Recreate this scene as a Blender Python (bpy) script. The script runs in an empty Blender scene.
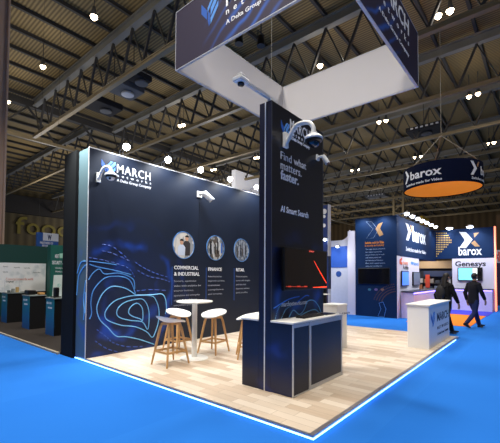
import bpy, bmesh, math, random
from mathutils import Vector, Matrix
random.seed(7)
SC = bpy.context.scene
COL = SC.collection
PI = math.pi
V = Vector

# ------------------------------------------------------------------ camera model (used to read points off known planes)
F = 353.0; YAW = math.radians(40); PITCH = math.radians(1.84); ROLL = math.radians(.32); SH = 42.3; CZ = 1.66
fw = V((math.cos(YAW)*math.cos(PITCH), math.sin(YAW)*math.cos(PITCH), math.sin(PITCH)))
r0 = V((math.sin(YAW), -math.cos(YAW), 0)); u0 = r0.cross(fw)
rt = math.cos(ROLL)*r0 + math.sin(ROLL)*u0
up = -math.sin(ROLL)*r0 + math.cos(ROLL)*u0
CAM = V((0, 0, CZ))
def ray(x, y): return fw + rt*((x-250)/F) + up*((221.5+SH-y)/F)
def onX(x, y, X): d = ray(x, y); return CAM + d*(X/d.x)
def onY(x, y, Y): d = ray(x, y); return CAM + d*(Y/d.y)
def onZ(x, y, Z): d = ray(x, y); return CAM + d*((Z-CZ)/d.z)

# ------------------------------------------------------------------ materials
def lin(c):
    return tuple(((v/255)/12.92 if v/255 <= .04045 else ((v/255+.055)/1.055)**2.4) for v in c) + (1.0,)
MATS = {}
def mat(name, rgb, rough=.6, metal=0., var=.08, scale=9., spec=.5, emit=None, estr=0., bump=0., coat=0.):
    if name in MATS: return MATS[name]
    m = bpy.data.materials.new(name); m.use_nodes = True
    nt = m.node_tree; b = nt.nodes['Principled BSDF']
    b.inputs['Roughness'].default_value = rough; b.inputs['Metallic'].default_value = metal
    b.inputs['Specular IOR Level'].default_value = spec
    if coat: b.inputs['Coat Weight'].default_value = coat; b.inputs['Coat Roughness'].default_value = .1
    c = lin(rgb)
    tc = nt.nodes.new('ShaderNodeTexCoord'); nz = nt.nodes.new('ShaderNodeTexNoise')
    nz.inputs['Scale'].default_value = scale; nz.inputs['Detail'].default_value = 3
    nt.links.new(tc.outputs['Object'], nz.inputs['Vector'])
    mx = nt.nodes.new('ShaderNodeMix'); mx.data_type = 'RGBA'
    mx.inputs[6].default_value = tuple(v*(1-var) for v in c[:3])+(1,)
    mx.inputs[7].default_value = tuple(min(1, v*(1+var)) for v in c[:3])+(1,)
    nt.links.new(nz.outputs['Fac'], mx.inputs[0]); nt.links.new(mx.outputs[2], b.inputs['Base Color'])
    if bump:
        bp = nt.nodes.new('ShaderNodeBump'); bp.inputs['Strength'].default_value = bump
        nt.links.new(nz.outputs['Fac'], bp.inputs['Height']); nt.links.new(bp.outputs['Normal'], b.inputs['Normal'])
    if emit:
        b.inputs['Emission Color'].default_value = lin(emit); b.inputs['Emission Strength'].default_value = estr
    MATS[name] = m
    return m
def nodes(m): return m.node_tree, m.node_tree.nodes['Principled BSDF']
def N(nt, t, **kw):
    n = nt.nodes.new(t)
    for k, v in kw.items(): setattr(n, k, v)
    return n
def math_node(nt, op, a, b=None, c=None):
    n = nt.nodes.new('ShaderNodeMath'); n.operation = op
    for i, s in enumerate((a, b, c)):
        if s is None: continue
        if isinstance(s, (int, float)): n.inputs[i].default_value = s
        else: nt.links.new(s, n.inputs[i])
    return n.outputs[0]
def mixc(nt, fac, a, b):
    n = nt.nodes.new('ShaderNodeMix'); n.data_type = 'RGBA'
    if isinstance(fac, (int, float)): n.inputs[0].default_value = fac
    else: nt.links.new(fac, n.inputs[0])
    for i, s in ((6, a), (7, b)):
        if isinstance(s, tuple): n.inputs[i].default_value = s
        else: nt.links.new(s, n.inputs[i])
    return n.outputs[2]
def raw(name, rough=.6, spec=.5):
    m = bpy.data.materials.new(name); m.use_nodes = True
    nt, b = nodes(m); b.inputs['Roughness'].default_value = rough; b.inputs['Specular IOR Level'].default_value = spec
    return m, nt, b
def world_xyz(nt):
    g = N(nt, 'ShaderNodeNewGeometry'); s = N(nt, 'ShaderNodeSeparateXYZ')
    nt.links.new(g.outputs['Position'], s.inputs[0])
    return g.outputs['Position'], s.outputs[0], s.outputs[1], s.outputs[2]

# printed navy graphic with soft blue ripples around a centre
def ripple_print(name, base, blue, centre, radius, freq=9., strength=.8, rough=.45, spec=.35):
    m, nt, b = raw(name, rough, spec)
    pos, x, y, z = world_xyz(nt)
    nz = N(nt, 'ShaderNodeTexNoise'); nz.inputs['Scale'].default_value = 1.3; nz.inputs['Detail'].default_value = 2
    nt.links.new(pos, nz.inputs['Vector'])
    vm = N(nt, 'ShaderNodeVectorMath', operation='DISTANCE'); nt.links.new(pos, vm.inputs[0]); vm.inputs[1].default_value = centre
    d = vm.outputs['Value']
    dd = math_node(nt, 'ADD', d, math_node(nt, 'MULTIPLY', nz.outputs['Fac'], 1.1))
    band = math_node(nt, 'POWER', math_node(nt, 'MULTIPLY_ADD', math_node(nt, 'SINE', math_node(nt, 'MULTIPLY', dd, freq)), .5, .5), 3.)
    mr = N(nt, 'ShaderNodeMapRange', interpolation_type='SMOOTHSTEP'); nt.links.new(d, mr.inputs['Value'])
    mr.inputs['From Min'].default_value = radius; mr.inputs['From Max'].default_value = radius*.35
    n2 = N(nt, 'ShaderNodeTexNoise'); n2.inputs['Scale'].default_value = 1.7; nt.links.new(pos, n2.inputs['Vector'])
    patch = N(nt, 'ShaderNodeMapRange'); nt.links.new(n2.outputs['Fac'], patch.inputs['Value'])
    patch.inputs['From Min'].default_value = .4; patch.inputs['From Max'].default_value = .62
    wash = math_node(nt, 'MULTIPLY', mr.outputs[0], .06)
    f = math_node(nt, 'ADD', wash, math_node(nt, 'MULTIPLY', math_node(nt, 'MULTIPLY', band, mr.outputs[0]), math_node(nt, 'MULTIPLY', patch.outputs[0], strength)))
    nt.links.new(mixc(nt, f, lin(base), lin(blue)), b.inputs['Base Color'])
    return m

# ------------------------------------------------------------------ mesh builder
class MB:
    def __init__(s): s.v = []; s.f = []; s.smooth = []
    def add(s, vs, fs, smooth=False):
        n = len(s.v); s.v += [V(p) for p in vs]
        for f in fs: s.f.append([i+n for i in f]); s.smooth.append(smooth)
        return s
    def box(s, a, b):
        x0, y0, z0 = a; x1, y1, z1 = b
        x0, x1 = min(x0, x1), max(x0, x1); y0, y1 = min(y0, y1), max(y0, y1); z0, z1 = min(z0, z1), max(z0, z1)
        return s.add([(x0,y0,z0),(x1,y0,z0),(x1,y1,z0),(x0,y1,z0),(x0,y0,z1),(x1,y0,z1),(x1,y1,z1),(x0,y1,z1)],
                     [(0,3,2,1),(4,5,6,7),(0,1,5,4),(1,2,6,5),(2,3,7,6),(3,0,4,7)])
    def bbox(s, a, b, bev=.006):
        x0, x1 = sorted((a[0], b[0])); y0, y1 = sorted((a[1], b[1])); z0, z1 = sorted((a[2], b[2]))
        bev = min(bev, .3*(x1-x0), .3*(y1-y0), .3*(z1-z0))
        bm = bmesh.new(); bmesh.ops.create_cube(bm, size=1)
        for v in bm.verts: v.co = V(((x0+x1)/2+v.co.x*(x1-x0), (y0+y1)/2+v.co.y*(y1-y0), (z0+z1)/2+v.co.z*(z1-z0)))
        bmesh.ops.bevel(bm, geom=bm.edges[:]+bm.verts[:], offset=bev, segments=2, profile=.5, affect='EDGES')
        return s.from_bm(bm)
    def from_bm(s, bm, smooth=False):
        bm.verts.index_update()
        s.add([v.co.copy() for v in bm.verts], [[v.index for v in f.verts] for f in bm.faces], smooth); bm.free(); return s
    def bar(s, p, q, w, h=None, upv=(0,0,1)):
        h = h or w; p = V(p); q = V(q); d = (q-p).normalized(); U = V(upv)
        if abs(d.dot(U)) > .99: U = V((1,0,0))
        a = d.cross(U).normalized()*w/2; b = a.cross(d).normalized()*h/2
        vs = [p-a-b,p+a-b,p+a+b,p-a+b,q-a-b,q+a-b,q+a+b,q-a+b]
        return s.add(vs, [(3,2,1,0),(4,5,6,7),(0,1,5,4),(1,2,6,5),(2,3,7,6),(3,0,4,7)])
    def tube(s, pts, r, n=8, closed=False, smooth=True):
        pts = [V(p) for p in pts]; m = len(pts)
        rr = r if isinstance(r, (list, tuple)) else [r]*m
        prev = None; rings = []
        for i, p in enumerate(pts):
            if closed: d = pts[(i+1) % m]-pts[i-1]
            else: d = pts[min(i+1, m-1)]-pts[max(i-1, 0)]
            d.normalize()
            if prev is None:
                a = d.cross(V((0,0,1)) if abs(d.z) < .95 else V((1,0,0))).normalized()
            else:
                a = (prev-d*prev.dot(d)).normalized()
            prev = a; b = d.cross(a)
            rings.append([p+(a*math.cos(2*PI*k/n)+b*math.sin(2*PI*k/n))*rr[i] for k in range(n)])
        vs = [q for R in rings for q in R]; fs = []
        for i in range(m if closed else m-1):
            j = (i+1) % m
            for k in range(n): fs.append((i*n+k, i*n+(k+1) % n, j*n+(k+1) % n, j*n+k))
        s.add(vs, fs, smooth)
        if not closed:
            s.add(rings[0], [tuple(range(n))[::-1]]); s.add(rings[-1], [tuple(range(n))])
        return s
    def cyl(s, p, q, r, r2=None, n=24): return s.tube([p, q], [r, r if r2 is None else r2], n)
    def lathe(s, prof, c=(0,0,0), n=32, smooth=True):
        c = V(c); vs = []; fs = []
        for (r, z) in prof:
            for k in range(n): vs.append(c+V((r*math.cos(2*PI*k/n), r*math.sin(2*PI*k/n), z)))
        for i in range(len(prof)-1):
            for k in range(n): fs.append((i*n+k, i*n+(k+1) % n, (i+1)*n+(k+1) % n, (i+1)*n+k))
        fs.append(tuple(range(n))[::-1]); fs.append(tuple((len(prof)-1)*n+k for k in range(n)))
        return s.add(vs, fs, smooth)
    def poly(s, pts, o, R, U, t=.004):
        """flat outline (2-D pts) laid on plane o,R,U, given thickness t towards the viewer side R x U"""
        o = V(o); R = V(R); U = V(U); n = R.cross(U).normalized()
        a = sum(pts[i][0]*pts[(i+1) % len(pts)][1]-pts[(i+1) % len(pts)][0]*pts[i][1] for i in range(len(pts)))
        if a < 0: pts = pts[::-1]
        k = len(pts); bk = [o+R*x+U*y for x, y in pts]; fr = [p+n*t for p in bk]
        fs = [tuple(range(k, 2*k)), tuple(range(k))[::-1]] + [(i, (i+1) % k, k+(i+1) % k, k+i) for i in range(k)]
        return s.add(bk+fr, fs)
    def build(s, name, m, parent=None):
        me = bpy.data.meshes.new(name); me.from_pydata([tuple(p) for p in s.v], [], s.f)
        me.polygons.foreach_set('use_smooth', s.smooth); me.update()
        bm = bmesh.new(); bm.from_mesh(me); bmesh.ops.recalc_face_normals(bm, faces=bm.faces[:]); bm.to_mesh(me); bm.free()
        if m: me.materials.append(m)
        if any(s.smooth) and hasattr(me, 'set_sharp_from_angle'): me.set_sharp_from_angle(angle=math.radians(40))
        o = bpy.data.objects.new(name, me); COL.objects.link(o)
        if parent:
            me.transform(wm(parent).inverted()); o.parent = parent
        else:
            lo = [min(p[i] for p in s.v) for i in range(3)]; hi = [max(p[i] for p in s.v) for i in range(3)]
            c = V(((lo[0]+hi[0])/2, (lo[1]+hi[1])/2, lo[2])); me.transform(Matrix.Translation(-c)); o.location = c
        return o
def wm(o):
    M = Matrix.LocRotScale(o.location, o.rotation_euler, o.scale)
    return wm(o.parent) @ M if o.parent else M
def tag(o, label=None, cat=None, group=None, kind=None):
    if label: o['label'] = label
    if cat: o['category'] = cat
    if group: o['group'] = group
    if kind: o['kind'] = kind
    return o
def thing(name, label, cat, loc, rz=0, group=None):
    o = bpy.data.objects.new(name, None); COL.objects.link(o); o.location = loc; o.rotation_euler = (0, 0, rz)
    o.empty_display_size = .1
    return tag(o, label, cat, group)
def struct_empty(name, loc):
    o = bpy.data.objects.new(name, None); COL.objects.link(o); o.location = loc
    return tag(o, kind='structure')
def copy_tree(o, parent=None):
    c = o.copy(); COL.objects.link(c)
    if parent: c.parent = parent
    for ch in list(o.children): copy_tree(ch, c)
    return c

# ------------------------------------------------------------------ lettering
_tc = {}
def glyphs(txt, spacing=1., bold=0.):
    key = (txt, spacing, bold)
    if key in _tc: return _tc[key]
    cu = bpy.data.curves.new('lettering', 'FONT'); cu.body = txt; cu.size = 1; cu.resolution_u = 2
    cu.space_character = spacing; cu.offset = bold; cu.extrude = .5
    o = bpy.data.objects.new('lettering', cu); COL.objects.link(o)
    dg = bpy.context.evaluated_depsgraph_get(); me = bpy.data.meshes.new_from_object(o.evaluated_get(dg))
    vs = [v.co.copy() for v in me.vertices]; fs = [list(p.vertices) for p in me.polygons]
    bpy.data.objects.remove(o); bpy.data.curves.remove(cu); bpy.data.meshes.remove(me)
    _tc[key] = (vs, fs); return vs, fs
def text(mb, txt, o, R, U, h=None, w=None, spacing=1., bold=0., t=.004, align='l'):
    """lettering on a plane; o = lower-left corner, h = capital height, w = fitted width"""
    vs, fs = glyphs(txt, spacing, bold)
    x0 = min(v.x for v in vs); x1 = max(v.x for v in vs)
    cap = .69
    o = V(o); R = V(R); U = V(U); n = R.cross(U).normalized()
    sy = h/cap; sx = (w/(x1-x0)) if w else sy
    off = {'l': 0, 'c': -(x1-x0)*sx/2, 'r': -(x1-x0)*sx}[align]
    mb.add([o+R*((v.x-x0)*sx+off)+U*(v.y*sy)+n*((v.z+.5)*t) for v in vs], fs)
    return mb
XP, XN, YP, YN, ZP = V((1,0,0)), V((-1,0,0)), V((0,1,0)), V((0,-1,0)), V((0,0,1))
def text_px(mb, txt, p0, p1, h, plane, bold=0., spacing=1., t=.004):
    """lettering between two photograph points lying on a real plane ('X'|'Y', value); kept level"""
    ax, val = plane
    if ax == 'Y': a = onY(*p0, val); b = onY(*p1, val); R = XP; w = b.x-a.x
    else: a = onX(*p0, val); b = onX(*p1, val); R = YN; w = a.y-b.y
    z = (a.z+b.z)/2
    return text(mb, txt, V((a.x, a.y, z)), R, ZP, h, w, spacing, bold, t)
def para(mb, p0, plane, w, rows, h, gap, words, bold=0.):
    ax, val = plane
    a = onY(*p0, val) if ax == 'Y' else onX(*p0, val); R = XP if ax == 'Y' else YN
    for i in range(rows):
        text(mb, words[i % len(words)], V((a.x, a.y, a.z-i*gap)), R, ZP, h, w*[1, .86, .95, .8, .9][i % 5], 1., bold)
    return mb

# logo mark: blue slanted bars forming a V shield
def mark(mb, o, R, U, w, h, which=0):
    A = [[(0,.62),(0,.98),(.34,.62),(.34,.28)], [(.40,.22),(.40,.58),(.52,.44),(.52,0.06),(.47,0)]]
    B = [[(.38,.70),(.66,1.),(.82,1.),(.38,.53)], [(.56,.05),(1,.52),(1,.72),(.56,.26)], [(.56,.36),(1,.84),(1,1),(.9,1),(.56,.62)]]
    for p in (A if which == 0 else B): mb.poly([(x*w, y*h) for x, y in p], o, R, U)
    return mb

# ------------------------------------------------------------------ material set
white_lam = mat('white_laminate', (236,235,230), .4, var=.015)
alu = mat('brushed_aluminium', (204,205,206), .45, .15, var=.04, scale=20)
wht_txt = mat('white_lettering', (232,234,238), .6, var=.0)
grey_txt = mat('grey_lettering', (150,155,168), .6, var=.0)
blue_a = mat('deep_blue_print', (38,92,178), .5, var=.05)
blue_b = mat('bright_blue_print', (88,150,225), .5, var=.05)
line_print = mat('cyan_line_print', (120,192,246), .5, var=.12, scale=4)
navy_flat = mat('navy_panel', (20,24,42), .45, var=.06, scale=2, spec=.35)
black_m = mat('black_plastic', (14,14,16), .35, var=.1)
black_matt = mat('black_fabric_wall', (11,12,14), .8, var=.12, spec=.2)
cam_white = mat('white_camera_housing', (226,226,222), .35, var=.02)
oak = mat('oak_wood', (206,160,104), .5, var=.16, scale=14)
steel_lt = mat('light_steel_paint', (132,129,118), .7, .0, var=.16, scale=1.2)
steel_dk = mat('dark_steel_paint', (66,63,58), .75, .0, var=.18, scale=1.2)
steel_wb = mat('worn_web_paint', (66,63,56), .75, var=.15, scale=1.2)
steel_wm = mat('galvanised_chord', (140,124,92), .5, .0, var=.2, scale=.8)
white_fab = mat('white_stretch_fabric', (192,190,191), .85, var=.02, scale=2, spec=.15)
screen_off = mat('switched_off_screen', (8,8,11), .18, var=.05)
purple_led = mat('violet_led_strip', (200,190,255), .4, emit=(120,105,255), estr=7.)

# wood deck
def deck_mat():
    m, nt, b = raw('pale_oak_plank_floor', .42, .4)
    pos, x, y, z = world_xyz(nt)
    cv = N(nt, 'ShaderNodeCombineXYZ'); nt.links.new(y, cv.inputs[0]); nt.links.new(x, cv.inputs[1])
    br = N(nt, 'ShaderNodeTexBrick'); br.offset = .37; br.offset_frequency = 2
    br.inputs['Scale'].default_value = 1; br.inputs['Brick Width'].default_value = .62; br.inputs['Row Height'].default_value = .145
    br.inputs['Mortar Size'].default_value = .0022; br.inputs['Mortar Smooth'].default_value = .1; br.inputs['Bias'].default_value = -.15
    br.inputs['Color1'].default_value = lin((222,209,192)); br.inputs['Color2'].default_value = lin((178,153,126)); br.inputs['Mortar'].default_value = lin((140,122,98))
    nt.links.new(cv.outputs[0], br.inputs['Vector'])
    mp = N(nt, 'ShaderNodeMapping'); mp.inputs['Scale'].default_value = (22, 1.6, 1); nt.links.new(pos, mp.inputs['Vector'])
    nz = N(nt, 'ShaderNodeTexNoise'); nz.inputs['Scale'].default_value = 1.6; nz.inputs['Detail'].default_value = 5; nt.links.new(mp.outputs[0], nz.inputs['Vector'])
    g = N(nt, 'ShaderNodeMapRange'); nt.links.new(nz.outputs['Fac'], g.inputs['Value']); g.inputs['From Min'].default_value = .3; g.inputs['From Max'].default_value = .75
    g.inputs['To Min'].default_value = 0; g.inputs['To Max'].default_value = .28
    nt.links.new(mixc(nt, g.outputs[0], br.outputs['Color'], lin((222,208,190))), b.inputs['Base Color'])
    return m
def carpet_mat():
    m, nt, b = raw('blue_aisle_carpet', .95, .1)
    pos, x, y, z = world_xyz(nt)
    n1 = N(nt, 'ShaderNodeTexNoise'); n1.inputs['Scale'].default_value = .5; n1.inputs['Detail'].default_value = 3; nt.links.new(pos, n1.inputs['Vector'])
    n2 = N(nt, 'ShaderNodeTexNoise'); n2.inputs['Scale'].default_value = 160; n2.inputs['Detail'].default_value = 2; nt.links.new(pos, n2.inputs['Vector'])
    st = math_node(nt, 'MODULO', math_node(nt, 'FLOOR', math_node(nt, 'ADD', math_node(nt, 'DIVIDE', y, 2.), 20.3)), 2.)
    f = math_node(nt, 'ADD', math_node(nt, 'MULTIPLY', n1.outputs['Fac'], .5), math_node(nt, 'MULTIPLY', st, .18))
    f = math_node(nt, 'ADD', f, math_node(nt, 'MULTIPLY', n2.outputs['Fac'], .25))
    nt.links.new(mixc(nt, f, lin((30,104,196)), lin((44,120,212))), b.inputs['Base Color'])
    bp = N(nt, 'ShaderNodeBump'); bp.inputs['Strength'].default_value = .25; nt.links.new(n2.outputs['Fac'], bp.inputs['Height']); nt.links.new(bp.outputs[0], b.inputs['Normal'])
    return m
def roof_mat():
    m, nt, b = raw('ribbed_roof_sheet', .7, .3)
    pos, x, y, z = world_xyz(nt)
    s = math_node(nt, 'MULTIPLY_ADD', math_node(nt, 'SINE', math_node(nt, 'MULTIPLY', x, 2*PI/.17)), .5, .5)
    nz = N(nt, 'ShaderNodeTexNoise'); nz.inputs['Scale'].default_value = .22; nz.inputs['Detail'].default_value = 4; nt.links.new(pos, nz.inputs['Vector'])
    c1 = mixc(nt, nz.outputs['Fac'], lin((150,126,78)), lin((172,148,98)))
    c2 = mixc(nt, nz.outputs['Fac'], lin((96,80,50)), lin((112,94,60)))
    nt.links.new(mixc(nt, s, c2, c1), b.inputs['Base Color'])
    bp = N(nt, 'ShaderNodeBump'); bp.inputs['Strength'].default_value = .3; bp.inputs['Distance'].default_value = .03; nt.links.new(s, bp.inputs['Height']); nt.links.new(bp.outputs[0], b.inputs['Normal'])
    return m
def cladding(name, a, bcol, pitch, axis):
    m, nt, b = raw(name, .7, .25)
    pos, x, y, z = world_xyz(nt)
    s = math_node(nt, 'MULTIPLY_ADD', math_node(nt, 'SINE', math_node(nt, 'MULTIPLY', x if axis == 'x' else y, 2*PI/pitch)), .5, .5)
    nt.links.new(mixc(nt, s, lin(a), lin(bcol)), b.inputs['Base Color'])
    return m

# ================================================================== SETTING: hall
WX, WY, RZ = 82., 62., 14.62
mb = MB(); mb.box((-6,-14,-.2), (WX,WY,0)); tag(mb.build('floor', carpet_mat()), kind='structure')
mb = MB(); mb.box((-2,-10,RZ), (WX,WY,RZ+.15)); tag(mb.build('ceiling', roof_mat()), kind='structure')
mb = MB(); mb.box((-2,WY,0), (WX,WY+.3,RZ+.1)); tag(mb.build('wall_left', cladding('hall_cladding', (92,82,58), (70,62,44), 1.2, 'x')), kind='structure')
mb = MB(); mb.box((WX,-10,0), (WX+.3,WY,RZ+.1)); tag(mb.build('wall_far', cladding('dark_hall_cladding', (110,90,60), (88,72,48), 1.2, 'y')), kind='structure')
# low dark band of ductwork on the far-left wall top and cream rail
mb = MB(); mb.box((6,WY-.9,10.9), (70,WY-.02,13.6)); tag(mb.build('trim_1', mat('dark_gantry', (34,31,28), .8)), kind='structure')
mb = MB(); mb.box((6,WY-.5,5.6), (70,WY-.02,5.85)); tag(mb.build('trim_2', mat('cream_rail', (170,165,150), .6)), kind='structure')

# roof purlins
P0 = MB(); P0.box((-2,-.07,14.42), (WX,.07,14.45)); P0.box((-2,-.02,14.45), (WX,.02,14.59)); P0.box((-2,-.07,14.59), (WX,.07,14.62))
pur = P0.build('roof_purlin', steel_dk); tag(pur, kind='structure')
for i in range(34):
    o = pur if i == 0 else pur.copy()
    if i: COL.objects.link(o)
    o.location = (o.location.x, -1.1+1.85*i, o.location.z)

# roof trusses along Y
def make_truss(X, y0, y1, nb):
    t = struct_empty('roof_truss', (X, y0, 11.5))
    m = MB(); m.box((X-.17,y0,14.34),(X+.17,y1,14.41)); m.box((X-.05,y0,13.97),(X+.05,y1,14.34)); m.box((X-.17,y0,13.9),(X+.17,y1,13.97)); m.build('top_chord', steel_lt, t)
    m = MB(); m.box((X-.12,y0,11.56),(X+.12,y1,11.62)); m.box((X-.12,y0,11.72),(X+.12,y1,11.78)); m.box((X-.09,y0,11.62),(X+.09,y1,11.72)); m.build('bottom_chord', steel_wm, t)
    st = (y1-y0)/nb
    m1 = MB(); m1.bar((X,y0,13.9),(X,y0+st/2,11.78),.11,.11); w1 = m1.build('web_brace', steel_dk, t)
    m2 = MB(); m2.bar((X,y0+st/2,11.78),(X,y0+st,13.9),.06,.06); w2 = m2.build('web_brace', steel_wb, t)
    for k in range(1, nb):
        for w in (w1, w2):
            c = w.copy(); COL.objects.link(c); c.parent = t; c.location = w.location + V((0, st*k, 0))
    return t
t0 = make_truss(9.36, -1.1, 28.5, 16)
for k in range(1, 10):
    c = copy_tree(t0); c.location = (9.36+6.12*k, -1.1, 11.5)
# edge truss along X at the bay line and columns carrying it
e = struct_empty('roof_truss', (6, 28.9, 11.5))
m = MB(); m.box((2,28.75,13.9),(70,29.05,14.41)); m.build('top_chord', steel_dk, e)
m = MB(); m.box((2,28.8,11.5),(70,29.0,11.72)); m.build('bottom_chord', steel_wm, e)
bm0 = MB(); bm0.bar((3,28.9,11.72),(5,28.9,13.9),.12); b0 = bm0.build('web_brace', steel_dk, e)
bm1 = MB(); bm1.bar((5,28.9,13.9),(7,28.9,11.72),.12); b1 = bm1.build('web_brace', steel_dk, e)
for k in range(1, 16):
    for w in (b0, b1):
        c = w.copy(); COL.objects.link(c); c.parent = e; c.location = w.location+V((4*k, 0, 0))
# second bay trusses beyond it
s0 = make_truss(14, 29.3, 61.5, 12)
for k in range(1, 4):
    c = copy_tree(s0); c.location = (14+9*k, 29.3, 11.5)
colm = mat('brown_column_paint', (190,164,146), .6, var=.1, scale=1)
cxr = onY(9.5, 0, 18).x
mb = MB(); mb.box((cxr-.62,17.8,0),(cxr-.55,18.25,14.6)); mb.box((cxr-.07,17.8,0),(cxr,18.25,14.6)); mb.box((cxr-.55,17.98,0),(cxr-.07,18.06,14.6))
tag(mb.build('roof_column', colm), kind='structure')
# lattice column far right behind the round sign
cx, cy = onX(394.5, 205, 52).x, onX(398.5, 205, 52).y
lat = struct_empty('lattice_column', (52, cy, 0))
for dy in (-.65, .65):
    m = MB(); m.box((51.85,cy+dy-.14,0),(52.15,cy+dy+.14,13.5)); m.build('upright', steel_wm, lat)
m = MB()
for k in range(12): m.bar((52,cy-.65 if k % 2 else cy+.65,1.+k),(52,cy+.65 if k % 2 else cy-.65,2.+k),.09)
m.build('lattice_bracing', steel_wm, lat)

# hall wall letters 'food'
m = MB(); ylw = mat('yellow_wall_letters', (112,100,12), .6)
YL = WY-.02
a = onY(15.5, 233.5, YL)
lets = thing('wall_letters', 'huge dull yellow letters on the far hall wall above the green stand', 'lettering', (a.x, YL, a.z))
def wx(x): return onY(x, 233.5, YL).x
# f : stem with hook and crossbar
x0, x1 = wx(17), wx(19.5); zb = a.z; zt = onY(18, 216, YL).z; zx = onY(18, 222, YL).z; sw_ = x1-x0
m = MB(); xm = (x0+x1)/2; Pf = [(xm,zb)] + [(xm+.75*(1-math.cos(k*PI/12)), zt-.95+.72*math.sin(k*PI/12)) for k in range(7)] + [(xm+1.1, zt-.23)]
vs = []; fs = []
for k, (x_, z_) in enumerate(Pf):
    A_ = V((Pf[min(k+1,len(Pf)-1)][0]-Pf[max(k-1,0)][0], 0, Pf[min(k+1,len(Pf)-1)][1]-Pf[max(k-1,0)][1])).normalized(); nn = V((-A_.z,0,A_.x))*.21
    for yy in (YL-.25, YL): vs += [V((x_,yy,z_))+nn, V((x_,yy,z_))-nn]
for k in range(len(Pf)-1):
    q = 4*k; fs += [(q,q+1,q+5,q+4),(q+2,q+6,q+7,q+3),(q,q+4,q+6,q+2),(q+1,q+3,q+7,q+5)]
q = 4*(len(Pf)-1); fs += [(0,2,3,1),(q,q+1,q+3,q+2)]
m.add(vs, fs); m.box((wx(15.3),YL-.28,zx-.42),(wx(23.5),YL-.001,zx)); m.build('letter', ylw, lets)
def ring_letter(xa, xb, asc=None):
    xa, xb = wx(xa), wx(xb); c = V(((xa+xb)/2, 0, (zb+zx)/2)); rx, rz_ = (xb-xa)/2, (zx-zb)/2; t_ = .42
    vs = []; n_ = 32
    for yy in (YL-.25, YL):
        for q_ in (0, 1):
            for k in range(n_): vs.append(V((c.x+(rx-q_*t_)*math.cos(2*PI*k/n_), yy, c.z+(rz_-q_*t_*.85)*math.sin(2*PI*k/n_))))
    fs = []
    for k in range(n_):
        k2 = (k+1) % n_; fs += [(k, k2, n_+k2, n_+k), (2*n_+k, 3*n_+k, 3*n_+k2, 2*n_+k2), (k, 2*n_+k, 2*n_+k2, k2), (n_+k, n_+k2, 3*n_+k2, 3*n_+k)]
    m = MB(); m.add(vs, fs)
    if asc: m.box((xb-.45,YL-.25,zb),(xb,YL,zt))
    m.build('letter', ylw, lets)
ring_letter(26, 39); ring_letter(41, 55); ring_letter(57, 71, True)

# ------------------------------------------------------------------ high bay lamps
lamp_glow = mat('lamp_glow', (255,240,215), .5, emit=(255,226,184), estr=20.)
lamp_body = mat('lamp_housing', (70,70,70), .5, .5)
lamp_px = [(94,16,'large warm high bay lamp nearest the top left corner'),(43,66,'warm high bay lamp second from the top left corner'),(8,101,'warm high bay lamp beside the brown column'),
 (438,15,'left of the large lamp pair near the top right'),(450,10,'right of the large lamp pair near the top right'),
 (320,65,'single lamp in the opening of the hanging square banner'),
 (469,96,'left of the lamp pair above the round sign, by the right edge'),(478,93,'right of the lamp pair above the round sign, by the right edge'),
 (379,121.5,'left of the lamp pair under the white banner panel'),(386,120,'right of the lamp pair under the white banner panel'),
 (352,170,'left of the lamp pair left of the round sign, above the blue stand tower'),(358,169,'right of the lamp pair left of the round sign, above the blue stand tower'),
 (415,157,'left of the small lamp pair directly behind the top of the round sign'),(421,156,'right of the small lamp pair directly behind the top of the round sign'),
 (489,143,'left of the small lamp pair right of the round sign'),(494,142,'right of the small lamp pair right of the round sign'),
 (180,125,'left of the lamp pair under the hanging banner, left of the tall column'),(183.5,124.4,'right of the lamp pair under the hanging banner, left of the tall column'),
 (212,169.5,'left of the tiny lamp pair just above the back wall spotlights'),(215,169,'right of the tiny lamp pair just above the back wall spotlights'),
 (255,157.5,'left of the tiny lamp pair touching the tall column'),(258,157,'right of the tiny lamp pair touching the tall column')]
def make_lamp(p, label, r):
    o = thing('ceiling_lamp', label, 'ceiling lamp', p, 0, 'high bay lamps')
    m = MB(); m.lathe([(.05,.42),(.07,.40),(.09,.2),(r*1.05,.02),(r*1.05,-.02),(r*.98,-.02)], p, 20); m.build('reflector', lamp_body, o)
    m = MB(); m.lathe([(r*.95,-.02),(r*.8,-.10),(r*.4,-.17),(.01,-.19)], p, 20); m.build('lens', lamp_glow, o)
    m = MB(); m.cyl(p+V((0,0,.4)), V((p.x,p.y,14.42)), .02, n=6); m.build('suspension_rod', steel_dk, o)
    return o
for (x, y, lb) in lamp_px:
    p = onZ(x, y, 13.05); d = (p-CAM).length
    make_lamp(p, lb, .28 if d < 17 else .16 if d < 24 else .15)

# ------------------------------------------------------------------ unit heaters hung under the roof
duct = mat('grey_heater_case', (92,94,96), .75, spec=.2); duct_d = mat('dark_heater_case', (40,40,42), .8, spec=.2)
def heater(px, py, z, sx, sy, label, light, hz=.7):
    p = onZ(px, py, z)
    o = thing('unit_heater', label, 'heater', p, 0, 'roof heaters')
    m = MB(); m.bbox(p+V((-sx/2,-sy/2,0)), p+V((sx/2,sy/2,hz)), .04); m.build('casing', duct if light else duct_d, o)
    m = MB()
    for k in range(6): m.box(p+V((-sx/2-.05,-sy*.42+k*sy*.14,.1)), p+V((-sx/2,-sy*.42+k*sy*.14+sy*.07,hz-.1)))
    m.build('louvre_grille', alu, o)
    m = MB(); m.lathe([(.34,-.02),(.36,-.12),(.2,-.14),(.01,-.14)], p+V((sx*.1,0,0)), 20); m.build('fan_outlet', duct if not light else alu, o)
    for dx in (-1, 1):
        m = MB(); m.cyl(p+V((dx*sx*.4,0,hz)), V((p.x+dx*sx*.4,p.y,14.42)), .025, n=6); m.build('hanger_rod', steel_dk, o)
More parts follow.
